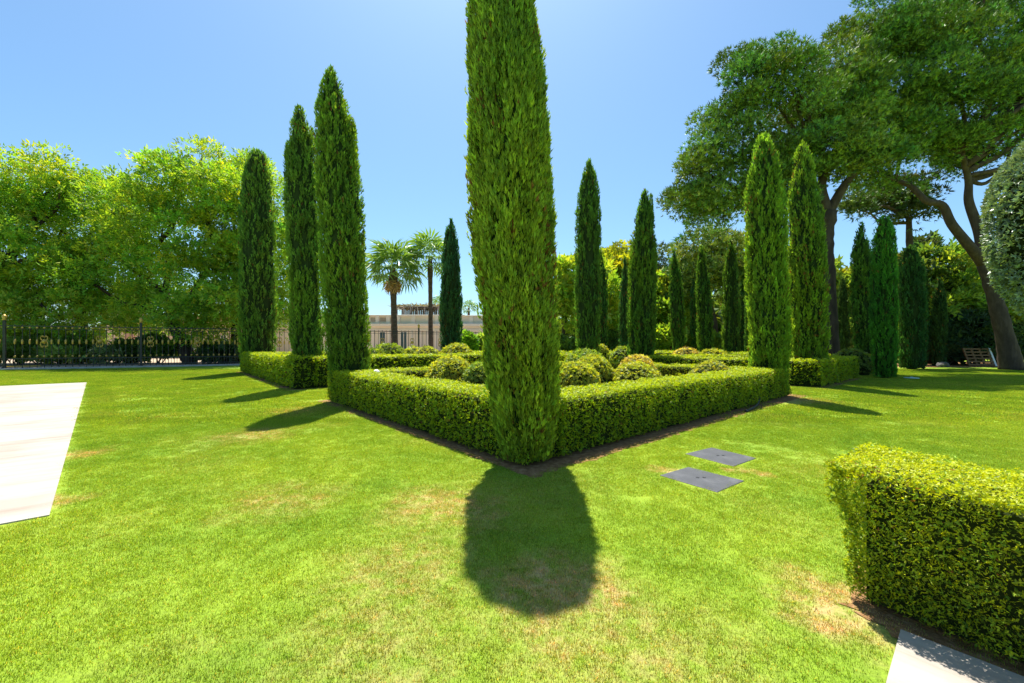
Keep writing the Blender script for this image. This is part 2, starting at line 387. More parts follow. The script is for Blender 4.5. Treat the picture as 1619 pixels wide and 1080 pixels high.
# ------------------------------------------------------------------ ground
def ground():
    xs = np.concatenate([[-1500, -400, -120], np.linspace(-60, 60, 61), [120, 400, 1500]])
    ys = np.concatenate([[-300, -60, -15], np.linspace(-5, 60, 34), [90, 200, 600, 2500]])
    X, Y = np.meshgrid(xs, ys)
    v = np.stack([X.ravel(), Y.ravel(), np.zeros(X.size)], 1)
    return np_mesh('lawn', v, grid_tris(len(ys), len(xs), False), M_lawn, smooth=True)
tag(link('lawn', ground()), kind='structure')

# pale terrace on the left, long slab at the foot of the near hedge
T_near, T_far = G(78, 816), G(137, 605)
tdir = np.array([-0.75, -0.66])
TERR = [T_near, T_far, T_far + tdir * 14, T_near + tdir * 14]
tag(poly_slab('terrace', TERR[::-1], -0.05, 0.012, M_trav), kind='structure')
P0 = G(1424, 1001)
PAVE = [P0, P0 - U * 4.2, P0 - U * 4.2 - V * 2.5, P0 - V * 2.5]
tag(poly_slab('paving', PAVE[::-1] if np.cross(PAVE[1] - PAVE[0], PAVE[2] - PAVE[1]) < 0 else PAVE, -0.05, 0.02, M_trav2), kind='structure')

# soil beds round the hedges
def ragged(name, u0, u1, v0, v1, z, seed):
    r = RS(seed); pts = []
    cs = [(u0, v0), (u1, v0), (u1, v1), (u0, v1)]
    for i in range(4):
        a, b = np.array(cs[i]), np.array(cs[(i + 1) % 4]); n = max(6, int(np.linalg.norm(b - a) / 0.12))
        for t in np.linspace(0, 1, n, endpoint=False):
            q = a + (b - a) * t; pts.append(UV(*(q + r.normal(size=2) * 0.025)))
    pts = pts[::-1] if True else pts
    m = MB(); m.add([(x, y, z) for x, y in pts], [tuple(range(len(pts)))])
    o = m.obj(name, M_soil); 
    if o.data.polygons[0].normal.z < 0: o.data.flip_normals()
    return tag(o, kind='structure')
BLOCKS = {  # u0, u1, v0, v1, height, thickness
    'front': (0.0, 7.45, 0.0, 10.25, 0.82, 0.74),
    'left': (11.0, 22.2, 0.0, 9.85, 1.06, 0.78),
    'right': (0.0, 7.0, 13.6, 20.0, 0.93, 0.78),
    'rear': (11.0, 21.2, 13.6, 20.0, 0.95, 0.78),
    'outer': (0.0, 7.0, 23.3, 28.0, 0.95, 0.78),
    'outer_rear': (11.0, 21.2, 23.3, 28.0, 0.95, 0.78)}
for i, (k, b) in enumerate(BLOCKS.items()):
    e = 0.26 if k == 'front' else 0.2
    ragged('soil_bed', b[0] - (0.27 if k == 'front' else e), b[1] + e, b[2] - (0.16 if k == 'front' else e), b[3] + (0.5 if k == 'front' else e), 0.004, 40 + i)

fs = np.array([-29.3, 23.25]); fd = np.array([0.887, 0.461]); fn = np.array([-0.461, 0.887])
M_drybounce = noise_mat('dry_bounce_ground', [(0.3, (0.30, 0.22, 0.15)), (0.7, (0.46, 0.36, 0.27))], 0.8, 8, 0.95, 0.4, 8, spec=0.1)
tag(poly_slab('ground', [tuple(q) for q in (fs - fd * 60 + fn * 0.25, fs + fd * 42 + fn * 0.25, fs + fd * 60 + fn * 60, fs - fd * 60 + fn * 60)], -0.05, 0.004, M_drybounce), kind='structure')  # dry ground past the fence, added pale for warm bounce on the villa
def bed(pts, seed):
    r = RS(seed); out = []
    for i in range(len(pts)):
        a, b = np.array(pts[i], float), np.array(pts[(i + 1) % len(pts)], float); n = max(4, int(np.linalg.norm(b - a) / 0.15))
        for t in np.linspace(0, 1, n, endpoint=False): out.append(a + (b - a) * t + r.normal(size=2) * 0.03)
    m = MB(); m.add([(x, y, 0.005) for x, y in out], [tuple(range(len(out)))]); o = m.obj('soil_bed', M_soil)
    if o.data.polygons[0].normal.z < 0: o.data.flip_normals()
    return tag(o, kind='structure')
SHADE_BED_R = [(23.5, 25.9), (38.0, 25.9), (46.0, 35.0), (24.0, 35.0)]  # soil added as darker ground, standing in for shade under the shrubs
bed(SHADE_BED_R, 71)
# ------------------------------------------------------------------ hedges
def hedge_box(c0, ua, va, L, W, H, dens, size, base, rng, tip=0.0, skip_bottom=0.04, seed=0, dead=0.006, tpl=T_BOX, lump=0.035, rad=0.07, dim={}, flare=0.0):
    """leaf cover + dark inner body of a clipped hedge: c0 corner, ua/va unit axes in plan"""
    ua3, va3 = np.array([*ua, 0.0]), np.array([*va, 0.0]); z3 = np.array([0, 0, 1.0]); c3 = np.array([*c0, 0.0])
    faces = [('t', L * W), ('f', L * H), ('b', L * H), ('l', W * H), ('r', W * H)]
    Pl, Nl = [], []
    for f, area in faces:
        n = int(area * dens * dim.get(f, 1.0)); a, b = rng.rand(n), rng.rand(n)
        if f == 't': q = np.stack([a * L, b * W, np.full(n, H)], 1); nn = (0, 0, 1)
        if f == 'f': q = np.stack([a * L, np.zeros(n), skip_bottom + b * (H - skip_bottom)], 1); nn = (0, -1, 0)
        if f == 'b': q = np.stack([a * L, np.full(n, W), skip_bottom + b * (H - skip_bottom)], 1); nn = (0, 1, 0)
        if f == 'l': q = np.stack([np.zeros(n), a * W, skip_bottom + b * (H - skip_bottom)], 1); nn = (-1, 0, 0)
        if f == 'r': q = np.stack([np.full(n, L), a * W, skip_bottom + b * (H - skip_bottom)], 1); nn = (1, 0, 0)
        Pl.append(q); Nl.append(np.broadcast_to(nn, (n, 3)).astype(float))
    q, nn = np.vstack(Pl), np.vstack(Nl)
    # round the edges
    lo, hi = np.array([rad, rad, -9]), np.array([L - rad, W - rad, H - rad])
    cl = np.clip(q, lo, hi); dv = q - cl; dl = np.linalg.norm(dv, axis=1, keepdims=True)
    q = np.where(dl > rad, cl + dv / (dl + 1e-9) * rad, q); nn = np.where(dl > 1e-4, unit(dv), nn)
    fl = flare * np.clip(q[:, 2] / H, 0, 1); q[:, 0] -= fl * (1 - q[:, 0] / L); q[:, 1] -= fl * (1 - q[:, 1] / W)
    w = c3 + q[:, :1] * ua3 + q[:, 1:2] * va3 + q[:, 2:] * z3
    wn_ = nn[:, :1] * ua3 + nn[:, 1:2] * va3 + nn[:, 2:] * z3
    lum = fbm(w * np.array([2.6, 2.6, 1.5]), seed, 3) * lump + fbm(w * 11.0, seed + 5, 2) * 0.025
    hole = fbm(w * np.array([3.6, 3.6, 2.6]), seed + 9, 3)
    inward = -rng.rand(len(w)) ** 1.3 * 0.075 - 0.03 * (hole < -0.22)
    keep = rng.rand(len(w)) < np.where(hole < -0.3, 0.62, 1.0)
    w2 = w + wn_ * (lum + inward)[:, None]
    # lower sides pull in a little
    ontop = wn_[:, 2:] > 0.6
    up = np.where(ontop, wn_ * 0.35, wn_ * 0.75 + z3 * 0.4) + rng.normal(size=w.shape) * np.where(ontop, 0.8, 0.5)
    face = np.where(ontop, wn_ + z3 * 0.5, rng.normal(size=w.shape) + z3 * 0.6)
    c = vary(base, len(w), rng, 0.34, 0.12)
    topness = np.clip((w[:, 2] - (H - 0.16)) / 0.16, 0, 1)[:, None]
    fresh = (rng.rand(len(w), 1) < (0.32 + 0.5 * topness)) * tip  # new growth plus sunlit brightness painted into the leaf colour, most on top
    c = c * (1 - fresh) + fresh * LEAF_K * np.array(base) * np.array([2.3, 1.7, 0.6])
    dd = (rng.rand(len(w)) < dead * np.where(fbm(w * 3.0, seed + 30, 2) > 0.15, 3.0, 0.3))
    c[dd] = DEAD * (0.7 + 0.8 * rng.rand(dd.sum(), 1))
    k = keep
    lv = scatter(tpl, w2[k], up[k], size * (0.65 + 0.7 * rng.rand(k.sum())), c[k], rng, 1.0, face[k])
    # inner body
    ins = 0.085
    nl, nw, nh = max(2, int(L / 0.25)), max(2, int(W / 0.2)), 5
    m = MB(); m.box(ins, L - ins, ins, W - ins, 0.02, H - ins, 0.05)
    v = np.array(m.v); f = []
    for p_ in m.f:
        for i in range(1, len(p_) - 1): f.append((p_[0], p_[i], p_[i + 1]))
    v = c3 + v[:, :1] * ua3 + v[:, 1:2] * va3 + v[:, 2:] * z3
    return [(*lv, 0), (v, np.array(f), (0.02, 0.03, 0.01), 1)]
def hedge_obj(name, label, parts, at, group=None):
    v, f, c, mi = merge(parts)
    t = thing(name, label, 'hedge', (*at, 0), 0, group)
    v = v - np.array([*at, 0])
    link('foliage', np_mesh('hedge_foliage', v, f, [M_hedge, M_core], c, False, mi), t)
    return t
H_COL = (0.088, 0.134, 0.009)
HL = {'front': 'long low clipped hedge framing the front bed behind the giant cypress',
      'left': 'clipped hedge on the left with two tall cypresses rising at its ends',
      'right': 'short clipped hedge on the right ending in a rounded block before the pine trunk',
      'rear': 'far clipped hedge lines in the middle of the garden behind the front bed',
      'outer': 'small shaded clipped hedge block at the far right edge of the garden',
      'outer_rear': 'farthest clipped hedge ring, before the shrubs at the back'}
DENS = {'front': (1850, 0.045), 'left': (390, 0.092), 'right': (400, 0.09), 'rear': (160, 0.145), 'outer': (170, 0.13), 'outer_rear': (70, 0.19)}
for i, (k, (u0, u1, v0, v1, h, t)) in enumerate(BLOCKS.items()):
    rng = RS(100 + i); dn, sz = DENS[k]; parts = []
    nU, nV = -V, -U
    near, back = (1.0, 0.42)
    # edge along u at v0 (faces the lower left), along v at u0 (faces the lower right), then the two rear edges
    parts += hedge_box(UV(u0, v0), U, V, u1 - u0, t, h, dn, sz, H_COL, rng, 0.55, seed=3 + i, dim={'b': 0.45})
    parts += hedge_box(UV(u0, v0 + t - 0.1), V, U, v1 - v0 - t + 0.1, t, h - 0.01, dn, sz, H_COL, rng, 0.55, seed=13 + i, dim={'b': 0.45})
    parts += hedge_box(UV(u1 - t, v0 + t - 0.1), V, U, v1 - v0 - t + 0.1, t, h - 0.03, dn * back, sz * 1.25, H_COL, rng, 0.55, seed=23 + i, dim={'b': 0.5})
    parts += hedge_box(UV(u0 + t - 0.1, v1 - t), U, V, u1 - u0 - 2 * t + 0.2, t, h - 0.03, dn * back, sz * 1.25, H_COL, rng, 0.55, seed=33 + i, dim={'b': 0.5})
    hedge_obj('hedge', HL[k], parts, UV(u0, v0))
NH = G(1332, 938) + np.array([-0.05, -0.06])
HA = np.array([0.565, -0.825]); HB = np.array([0.825, 0.565])
rng = RS(77)
bed([NH + HA * 0.02, NH - HB * 0.09 + HA * 0.12, NH - HB * 0.15 + HA * 0.4, NH - HB * 0.16 + HA * 2.6, NH + HB * 0.64 + HA * 2.6, NH + HB * 0.64 - HA * 0.01], 72)
hedge_obj('hedge', 'big square clipped hedge close by at the lower right, beside the stone paving',
          hedge_box(NH, HA, HB, 2.6, 0.62, 0.80, 11500, 0.0225, (0.090, 0.132, 0.009), rng, 0.8, seed=61, dead=0.012, lump=0.03, rad=0.08, dim={'b': 0.3, 'r': 0.25}, flare=0.085), NH)

# ------------------------------------------------------------------ clipped domes
def dome(name, label, x, y, rx, top, n, size, base, seed, group='clipped domes in the beds'):
    n = int(n * 0.62); size *= 1.2
    rng = RS(seed)
    z0 = 0.05; hh = top - z0
    th = rng.rand(n) * 2 * PI; cz = 1 - rng.rand(n) * 1.15; ph = np.arccos(np.clip(cz, -0.4, 1))
    nn = np.stack([np.sin(ph) * np.cos(th), np.sin(ph) * np.sin(th), np.cos(ph)], 1)
    zc = top - min(rx * 0.95, hh * 0.6)
    rad = np.array([rx, rx, top - zc])
    p_ = nn * rad; p_[:, 2] += zc
    low = rng.rand(n) < 0.25; p_[low, 2] = 0.1 + rng.rand(low.sum()) * (zc - 0.1); 
    nr = np.stack([np.cos(th), np.sin(th), 0 * th], 1); p_[low, :2] = nr[low, :2] * rx * (0.85 + 0.13 * (p_[low, 2:3] / zc)); nn[low] = nr[low]
    lum = fbm((p_ + seed) * 3.0, seed, 2) * 0.05 * rx / 0.45 - rng.rand(n) ** 1.5 * 0.05
    p_ = p_ + nn * lum[:, None]
    c = vary(base, n, rng, 0.22, 0.10)
    lv = scatter(T_LEAF3, p_, nn * 0.5 + rng.normal(size=nn.shape) * 0.7 + np.array([0, 0, 0.25]), size * (0.7 + 0.6 * rng.rand(n)), c, rng, 1.0, nn + np.array([0, 0, 0.5]))
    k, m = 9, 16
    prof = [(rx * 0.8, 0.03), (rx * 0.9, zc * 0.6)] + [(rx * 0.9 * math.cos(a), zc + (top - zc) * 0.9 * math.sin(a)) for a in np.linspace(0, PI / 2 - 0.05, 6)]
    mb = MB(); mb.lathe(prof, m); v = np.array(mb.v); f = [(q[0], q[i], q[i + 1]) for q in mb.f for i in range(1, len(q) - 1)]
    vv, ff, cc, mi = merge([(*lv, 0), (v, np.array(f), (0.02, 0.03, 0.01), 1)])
    t = thing(name, label, 'shrub', (x, y, 0), 0, group)
    link('foliage', np_mesh('dome_foliage', vv, ff, [M_hedge, M_core], cc, False, mi), t)
D_COL = (0.155, 0.175, 0.024); D_GOLD = (0.24, 0.18, 0.045)
for (px, z, r, topy, n, sz, c, lab) in [
    (713, 8.8, 38, 563, 4200, 0.045, D_COL, 'large clipped dome in the front bed, left of the giant cypress'),
    (760, 7.8, 27, 572, 2800, 0.042, (0.10, 0.14, 0.024), 'small clipped ball touching the left side of the giant cypress'),
    (910, 7.5, 36, 571, 3600, 0.045, D_COL, 'nearest clipped ball of the three just right of the giant cypress'),
    (937, 8.4, 32, 562, 3000, 0.046, D_COL, 'middle clipped ball of the three just right of the giant cypress'),
    (925, 9.3, 38, 555, 3000, 0.05, (0.10, 0.14, 0.02), 'rear clipped ball of the three just right of the giant cypress'),
    (1008, 9.3, 27, 561, 2600, 0.048, D_GOLD, 'golden brown clipped dome in the front bed'),
    (1003, 8.2, 44, 574, 3600, 0.045, D_COL, 'wide low green dome in front of the golden brown dome'),
    (1125, 11.0, 33, 572, 2400, 0.055, (0.14, 0.155, 0.03), 'low clipped dome behind the long right hand hedge of the front bed'),
    (588, 19.0, 24, 551, 1500, 0.10, (0.10, 0.14, 0.02), 'far clipped dome nearest the second cypress on the left side'),
    (614, 19.6, 26, 544, 1700, 0.10, (0.10, 0.14, 0.02), 'far clipped dome under the thick palm trunk'),
    (655, 20.2, 22, 549, 1300, 0.10, D_COL, 'far clipped dome between the two palm trunks'),
    (676, 19.8, 20, 549, 1200, 0.10, (0.13, 0.15, 0.04), 'far clipped dome under the slim palm trunk'),
    (722, 20.0, 26, 543, 1600, 0.10, D_COL, 'far clipped dome in front of the cypress between palms and giant cypress'),
    (948, 22.0, 12, 545, 700, 0.10, D_COL, 'tiny far clipped ball at the foot of a cypress right of centre'),
    (1085, 24.0, 22, 550, 1100, 0.11, D_GOLD, 'far low golden dome in front of the slim leaning cypress'),
    (1128, 23.0, 24, 552, 1100, 0.11, D_COL, 'far low green dome in front of a mid distance cypress'),
    (1347, 19.5, 26, 552, 1200, 0.10, (0.07, 0.10, 0.02), 'dim low dome beside the big pine trunk'),
    (985, 22.5, 20, 549, 900, 0.10, (0.11, 0.15, 0.02), 'far low dome between two cypresses right of centre')]:
    dome('topiary_dome', lab, PX(px, z), z, r / FPX * z, PH(topy, z), n, sz, c, int(px * 7 + z))

# ------------------------------------------------------------------ cypresses
PROF = [(0.0, 0.74), (0.05, 0.84), (0.15, 0.93), (0.3, 0.99), (0.45, 1.0), (0.6, 0.95), (0.72, 0.84), (0.82, 0.68), (0.90, 0.48), (0.95, 0.32), (0.98, 0.18), (1.0, 0.03)]
def cypress(label, x, y, H, r, n0, size, seed, lean=(0, 0), prof=PROF, base=(0.052, 0.102, 0.017), dead=0.004, rough=1.0, bow=None, spire=None, trunk=True):
    n = int(n0 * 1.02); size *= 0.90; rng = RS(seed); pt, pr = np.array(prof).T
    tt = np.linspace(0, 1, 400); cdf = np.cumsum(np.interp(tt, pt, pr) + 0.06); cdf /= cdf[-1]
    def axis(t):
        a = np.stack([lean[0] * t ** 1.15, lean[1] * t ** 1.15], -1)
        if bow is not None: a[..., 0] += np.interp(t, bow[0], bow[1])
        return a
    def radius(t, th):
        R = np.interp(t, pt, pr) * r; h = t * H
        q = np.stack([np.cos(th) * R * 3.6, np.sin(th) * R * 3.6, h * 0.55], -1)
        q2 = np.stack([np.cos(th) * R * 9, np.sin(th) * R * 9, h * 1.6], -1)
        n1 = vnoise(q.reshape(-1, 3) + seed, seed).reshape(t.shape); n2 = vnoise(q2.reshape(-1, 3) + seed, seed + 1).reshape(t.shape)
        return R * (1 + 0.085 * n1 * rough) + 0.05 * n2 * rough * min(1.0, r / 0.5), n1, n2
    K = 9; npl = n // K; n = npl * K                                   # sprigs grow in upright plumes of nine
    pl_t = np.interp(rng.rand(npl), cdf, tt); pl_th = rng.rand(npl) * 2 * PI
    away = (np.sin(pl_th) > 0.3) & (rng.rand(npl) < 0.5); npl = int((~away).sum()); n = npl * K; pl_t, pl_th = pl_t[~away], pl_th[~away]
    plume = np.repeat(np.arange(npl), K); s_ = np.tile(np.linspace(0, 1, K), npl) + rng.uniform(-0.06, 0.06, n)
    Lp = size * 2.3 * (0.7 + 0.6 * rng.rand(npl))[plume]
    t = np.clip(pl_t[plume] + (s_ - 0.5) * Lp / H, 0, 1)
    Rm = np.maximum(np.interp(t, pt, pr) * r, 0.02)
    th = pl_th[plume] + rng.normal(size=n) * size * 0.30 * (1.05 - s_) / Rm
    R, n1, n2 = radius(t, th)
    R = R + (rng.normal(size=npl) * 0.020 * min(1, r / 0.5))[plume] + (0.026 * np.sin(np.clip(s_, 0, 1) * PI) - 0.014) * min(1.3, size / 0.08)
    hole = np.clip(-(n1 * 0.4 + n2) - 0.32, 0, 1)
    depth = rng.rand(n) ** 1.7 * 0.10 * min(1, r / 0.5) + hole * 0.16
    R2 = np.maximum(R - depth, 0.01)
    ax = axis(t)
    rad = np.stack([np.cos(th), np.sin(th), 0 * th], 1)
    P = np.stack([ax[:, 0] + R2 * rad[:, 0], ax[:, 1] + R2 * rad[:, 1], 0.06 + t * (H - 0.06) - size * 0.5], 1)
    P[:, 2] = np.maximum(P[:, 2], 0.03)
    up = np.array([0, 0, 1.0]) + rad * (0.22 + 0.25 * rng.rand(n, 1)) + rng.normal(size=(n, 3)) * 0.17
    c = vary(base, n, rng, 0.16, 0.08) * np.clip(1 + 0.24 * rng.normal(size=(npl, 1)), 0.5, 1.7)[plume] * (0.80 + 0.42 * np.clip(s_, 0, 1)[:, None])
    pat = fbm(np.stack([P[:, 0] * 1.5, P[:, 1] * 1.5, P[:, 2] * 0.6], 1) + seed, seed + 7, 3)
    c *= np.stack([1 + 0.6 * pat, 1 + 0.34 * pat, 1 - 0.1 * pat], 1)
    dn = fbm(np.stack([P[:, 0] * 4, P[:, 1] * 4, P[:, 2] * 2.2], 1) + 3 * seed, seed + 3, 2)
    isd = rng.rand(n) < np.where(dn > 0.30, dead * 22, dead * 0.25)
    c[isd] = DEAD * (0.6 + 0.8 * rng.rand(isd.sum(), 1))
    parts = [(*scatter(T_SPRIG, P, up, size * (0.7 + 0.7 * rng.rand(n)), c, rng), 0)]
    if spire:                                                       # a second leader breaking out of the side
        for (st, sth, sr, sh, sn) in spire:
            a = axis(np.array([st]))[0]; R0 = radius(np.array([st]), np.array([sth]))[0][0]
            b = np.array([a[0] + math.cos(sth) * (R0 - sr * 0.4), a[1] + math.sin(sth) * (R0 - sr * 0.4), st * H])
            tz = rng.rand(sn); ta = rng.rand(sn) * 2 * PI; rr = sr * np.sqrt(np.clip(1 - tz, 0, 1)) * (0.6 + 0.4 * rng.rand(sn))
            Q = b + np.stack([np.cos(ta) * rr, np.sin(ta) * rr, (tz - 0.35) * sh], 1)
            uu = np.array([0, 0, 1.0]) + np.stack([np.cos(ta), np.sin(ta), 0 * ta], 1) * 0.3 + rng.normal(size=(sn, 3)) * 0.2
            parts.append((*scatter(T_SPRIG, Q, uu, size * (0.7 + 0.6 * rng.rand(sn)), vary(base, sn, rng), rng), 0))
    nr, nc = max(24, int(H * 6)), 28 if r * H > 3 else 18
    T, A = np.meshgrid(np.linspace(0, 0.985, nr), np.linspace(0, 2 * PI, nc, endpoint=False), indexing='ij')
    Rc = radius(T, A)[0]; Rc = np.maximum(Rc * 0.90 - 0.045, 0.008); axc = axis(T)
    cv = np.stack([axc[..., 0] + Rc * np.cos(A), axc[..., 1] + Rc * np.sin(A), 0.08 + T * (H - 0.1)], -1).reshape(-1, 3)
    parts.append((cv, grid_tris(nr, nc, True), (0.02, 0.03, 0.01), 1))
    v, f, cc, mi = merge(parts)
    o = thing('cypress_tree', label, 'cypress', (x, y, 0), 0, 'clipped columnar cypresses of the garden')
    link('foliage', np_mesh('cypress_foliage', v, f, [M_cyp, M_cypcore], cc, False, mi), o)
    if trunk:
        MB().lathe([(0.16 * r / 0.5, -0.03), (0.12 * r / 0.5, 0.1), (0.1 * r / 0.5, 0.5), (0.07 * r / 0.5, H * 0.3)], 9).obj('trunk', M_dbark, o, True)
    return o
# giant one on the front corner
cypress('giant cypress in the very centre, its top cut by the photo edge', 0.20, 5.12, 6.8, 0.478, 62000, 0.082, 5, (0, 0),
        [(0, 0.58), (0.04, 0.72), (0.1, 0.86), (0.15, 0.90), (0.24, 0.93), (0.34, 0.965), (0.48, 1.0), (0.6, 0.97), (0.72, 0.93), (0.8, 0.88), (0.847, 0.81), (0.9, 0.66), (0.94, 0.48), (0.975, 0.28), (1, 0.06)],
        (0.106, 0.152, 0.018), 0.008, 1.0, ([0, 0.14, 0.26, 0.37, 0.49, 0.6, 0.72, 0.83, 1.0], [0.0, -0.03, -0.09, -0.165, -0.205, -0.235, -0.29, -0.335, -0.38]))
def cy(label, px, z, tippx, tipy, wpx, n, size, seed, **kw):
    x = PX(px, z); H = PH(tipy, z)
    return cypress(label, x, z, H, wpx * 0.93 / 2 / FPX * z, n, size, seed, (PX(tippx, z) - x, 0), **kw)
TALL = [(0, 0.82), (0.06, 0.86), (0.2, 0.92), (0.4, 0.99), (0.6, 1.0), (0.75, 0.94), (0.84, 0.80), (0.91, 0.58), (0.96, 0.35), (0.985, 0.2), (1, 0.03)]
BLUNT = [(0, 0.85), (0.06, 0.92), (0.2, 1.0), (0.4, 1.0), (0.6, 0.98), (0.8, 0.88), (0.9, 0.72), (0.96, 0.5), (0.99, 0.3), (1, 0.08)]
cy('tallest cypress left of the giant one, at the left end of the front hedge', 556, 10.47, 523, 106, 70, 24000, 0.105, 11, prof=TALL, base=(0.069, 0.122, 0.015), spire=[(0.765, 0.25, 0.10, 0.9, 320)])
cy('second tall cypress from the left, standing half behind the tallest one', 487, 14.2, 474, 168, 53, 17000, 0.125, 12, prof=TALL, base=(0.059, 0.112, 0.017), spire=[(0.86, 0.5, 0.11, 1.0, 260)])
cy('leftmost cypress, broad and blunt, at the far end of the left hedge', 408, 21.7, 408, 237, 54, 13000, 0.17, 13, prof=BLUNT, base=(0.054, 0.107, 0.018))
cy('dark blue green cypress just right of the two palms', 714, 25.7, 713, 346, 35, 8000, 0.18, 14, prof=[(0, 0.76), (0.1, 0.86), (0.3, 1), (0.5, 0.98), (0.7, 0.86), (0.85, 0.62), (0.94, 0.38), (1, 0.05)], base=(0.026, 0.073, 0.029))
cy('tall pointed cypress just right of the giant cypress', 929, 18.5, 932, 252, 40, 11000, 0.15, 15, prof=TALL, base=(0.051, 0.102, 0.016))
cy('cypress almost hidden behind the left side of the tall pointed one right of centre', 920, 22.5, 917, 358, 20, 3000, 0.16, 16, base=(0.036, 0.085, 0.018))
cy('slim cypress showing behind the right side of the tall pointed one right of centre', 949, 32.0, 949, 392, 24, 3500, 0.2, 17, base=(0.033, 0.081, 0.018))
cy('broad mid distance cypress with a split top, right of centre', 1013, 20.0, 1020, 300, 44, 11000, 0.16, 18, base=(0.051, 0.102, 0.015), spire=[(0.88, 0.1, 0.12, 1.3, 260)])
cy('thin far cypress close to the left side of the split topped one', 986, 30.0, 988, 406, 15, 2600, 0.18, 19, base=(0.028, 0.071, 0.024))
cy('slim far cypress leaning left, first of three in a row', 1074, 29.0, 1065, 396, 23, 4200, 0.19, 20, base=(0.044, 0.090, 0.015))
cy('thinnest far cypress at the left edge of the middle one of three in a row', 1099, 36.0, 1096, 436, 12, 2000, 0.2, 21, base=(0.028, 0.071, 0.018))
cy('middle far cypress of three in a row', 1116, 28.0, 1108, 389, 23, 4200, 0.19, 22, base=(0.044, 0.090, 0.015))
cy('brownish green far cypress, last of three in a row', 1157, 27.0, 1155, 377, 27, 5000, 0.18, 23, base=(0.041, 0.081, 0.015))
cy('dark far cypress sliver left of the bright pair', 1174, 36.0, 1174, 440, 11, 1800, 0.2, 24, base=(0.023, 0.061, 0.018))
cy('far cypress partly hidden by the bright pair, on its left edge', 1185, 31.0, 1184, 424, 13, 2400, 0.19, 25, base=(0.028, 0.071, 0.022))
cy('bright sunlit cypress at the right end of the front hedge, left of a pair', 1215, 11.5, 1206, 212, 60, 19000, 0.11, 26, prof=TALL, base=(0.082, 0.142, 0.015), rough=1.3)
cy('sunlit cypress on the right of the bright pair, with brownish lower branches', 1278, 15.0, 1267, 224, 56, 17000, 0.125, 27, base=(0.077, 0.129, 0.015), dead=0.008, rough=1.3)
cy('small dark cypress right behind the big pine trunk', 1332, 30.0, 1332, 440, 17, 3000, 0.19, 28, base=(0.018, 0.039, 0.015))
cy('ragged light green cypress, left of two standing at the rounded hedge end', 1367, 20.5, 1360, 352, 31, 7000, 0.16, 29, base=(0.054, 0.107, 0.017), rough=1.4)
cy('fresh green smooth cypress, right of two at the rounded hedge end', 1398, 17.7, 1397, 341, 34, 9000, 0.14, 30, prof=BLUNT, base=(0.036, 0.112, 0.016))
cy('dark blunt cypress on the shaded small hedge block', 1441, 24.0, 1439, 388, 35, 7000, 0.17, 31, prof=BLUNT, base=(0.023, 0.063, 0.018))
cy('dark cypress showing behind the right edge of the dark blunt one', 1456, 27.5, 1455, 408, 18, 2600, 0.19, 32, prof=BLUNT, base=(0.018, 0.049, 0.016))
cy('small almost black cypress standing alone before the shrubs at far right', 1484, 27.0, 1484, 438, 19, 3200, 0.18, 33, base=(0.017, 0.041, 0.015))

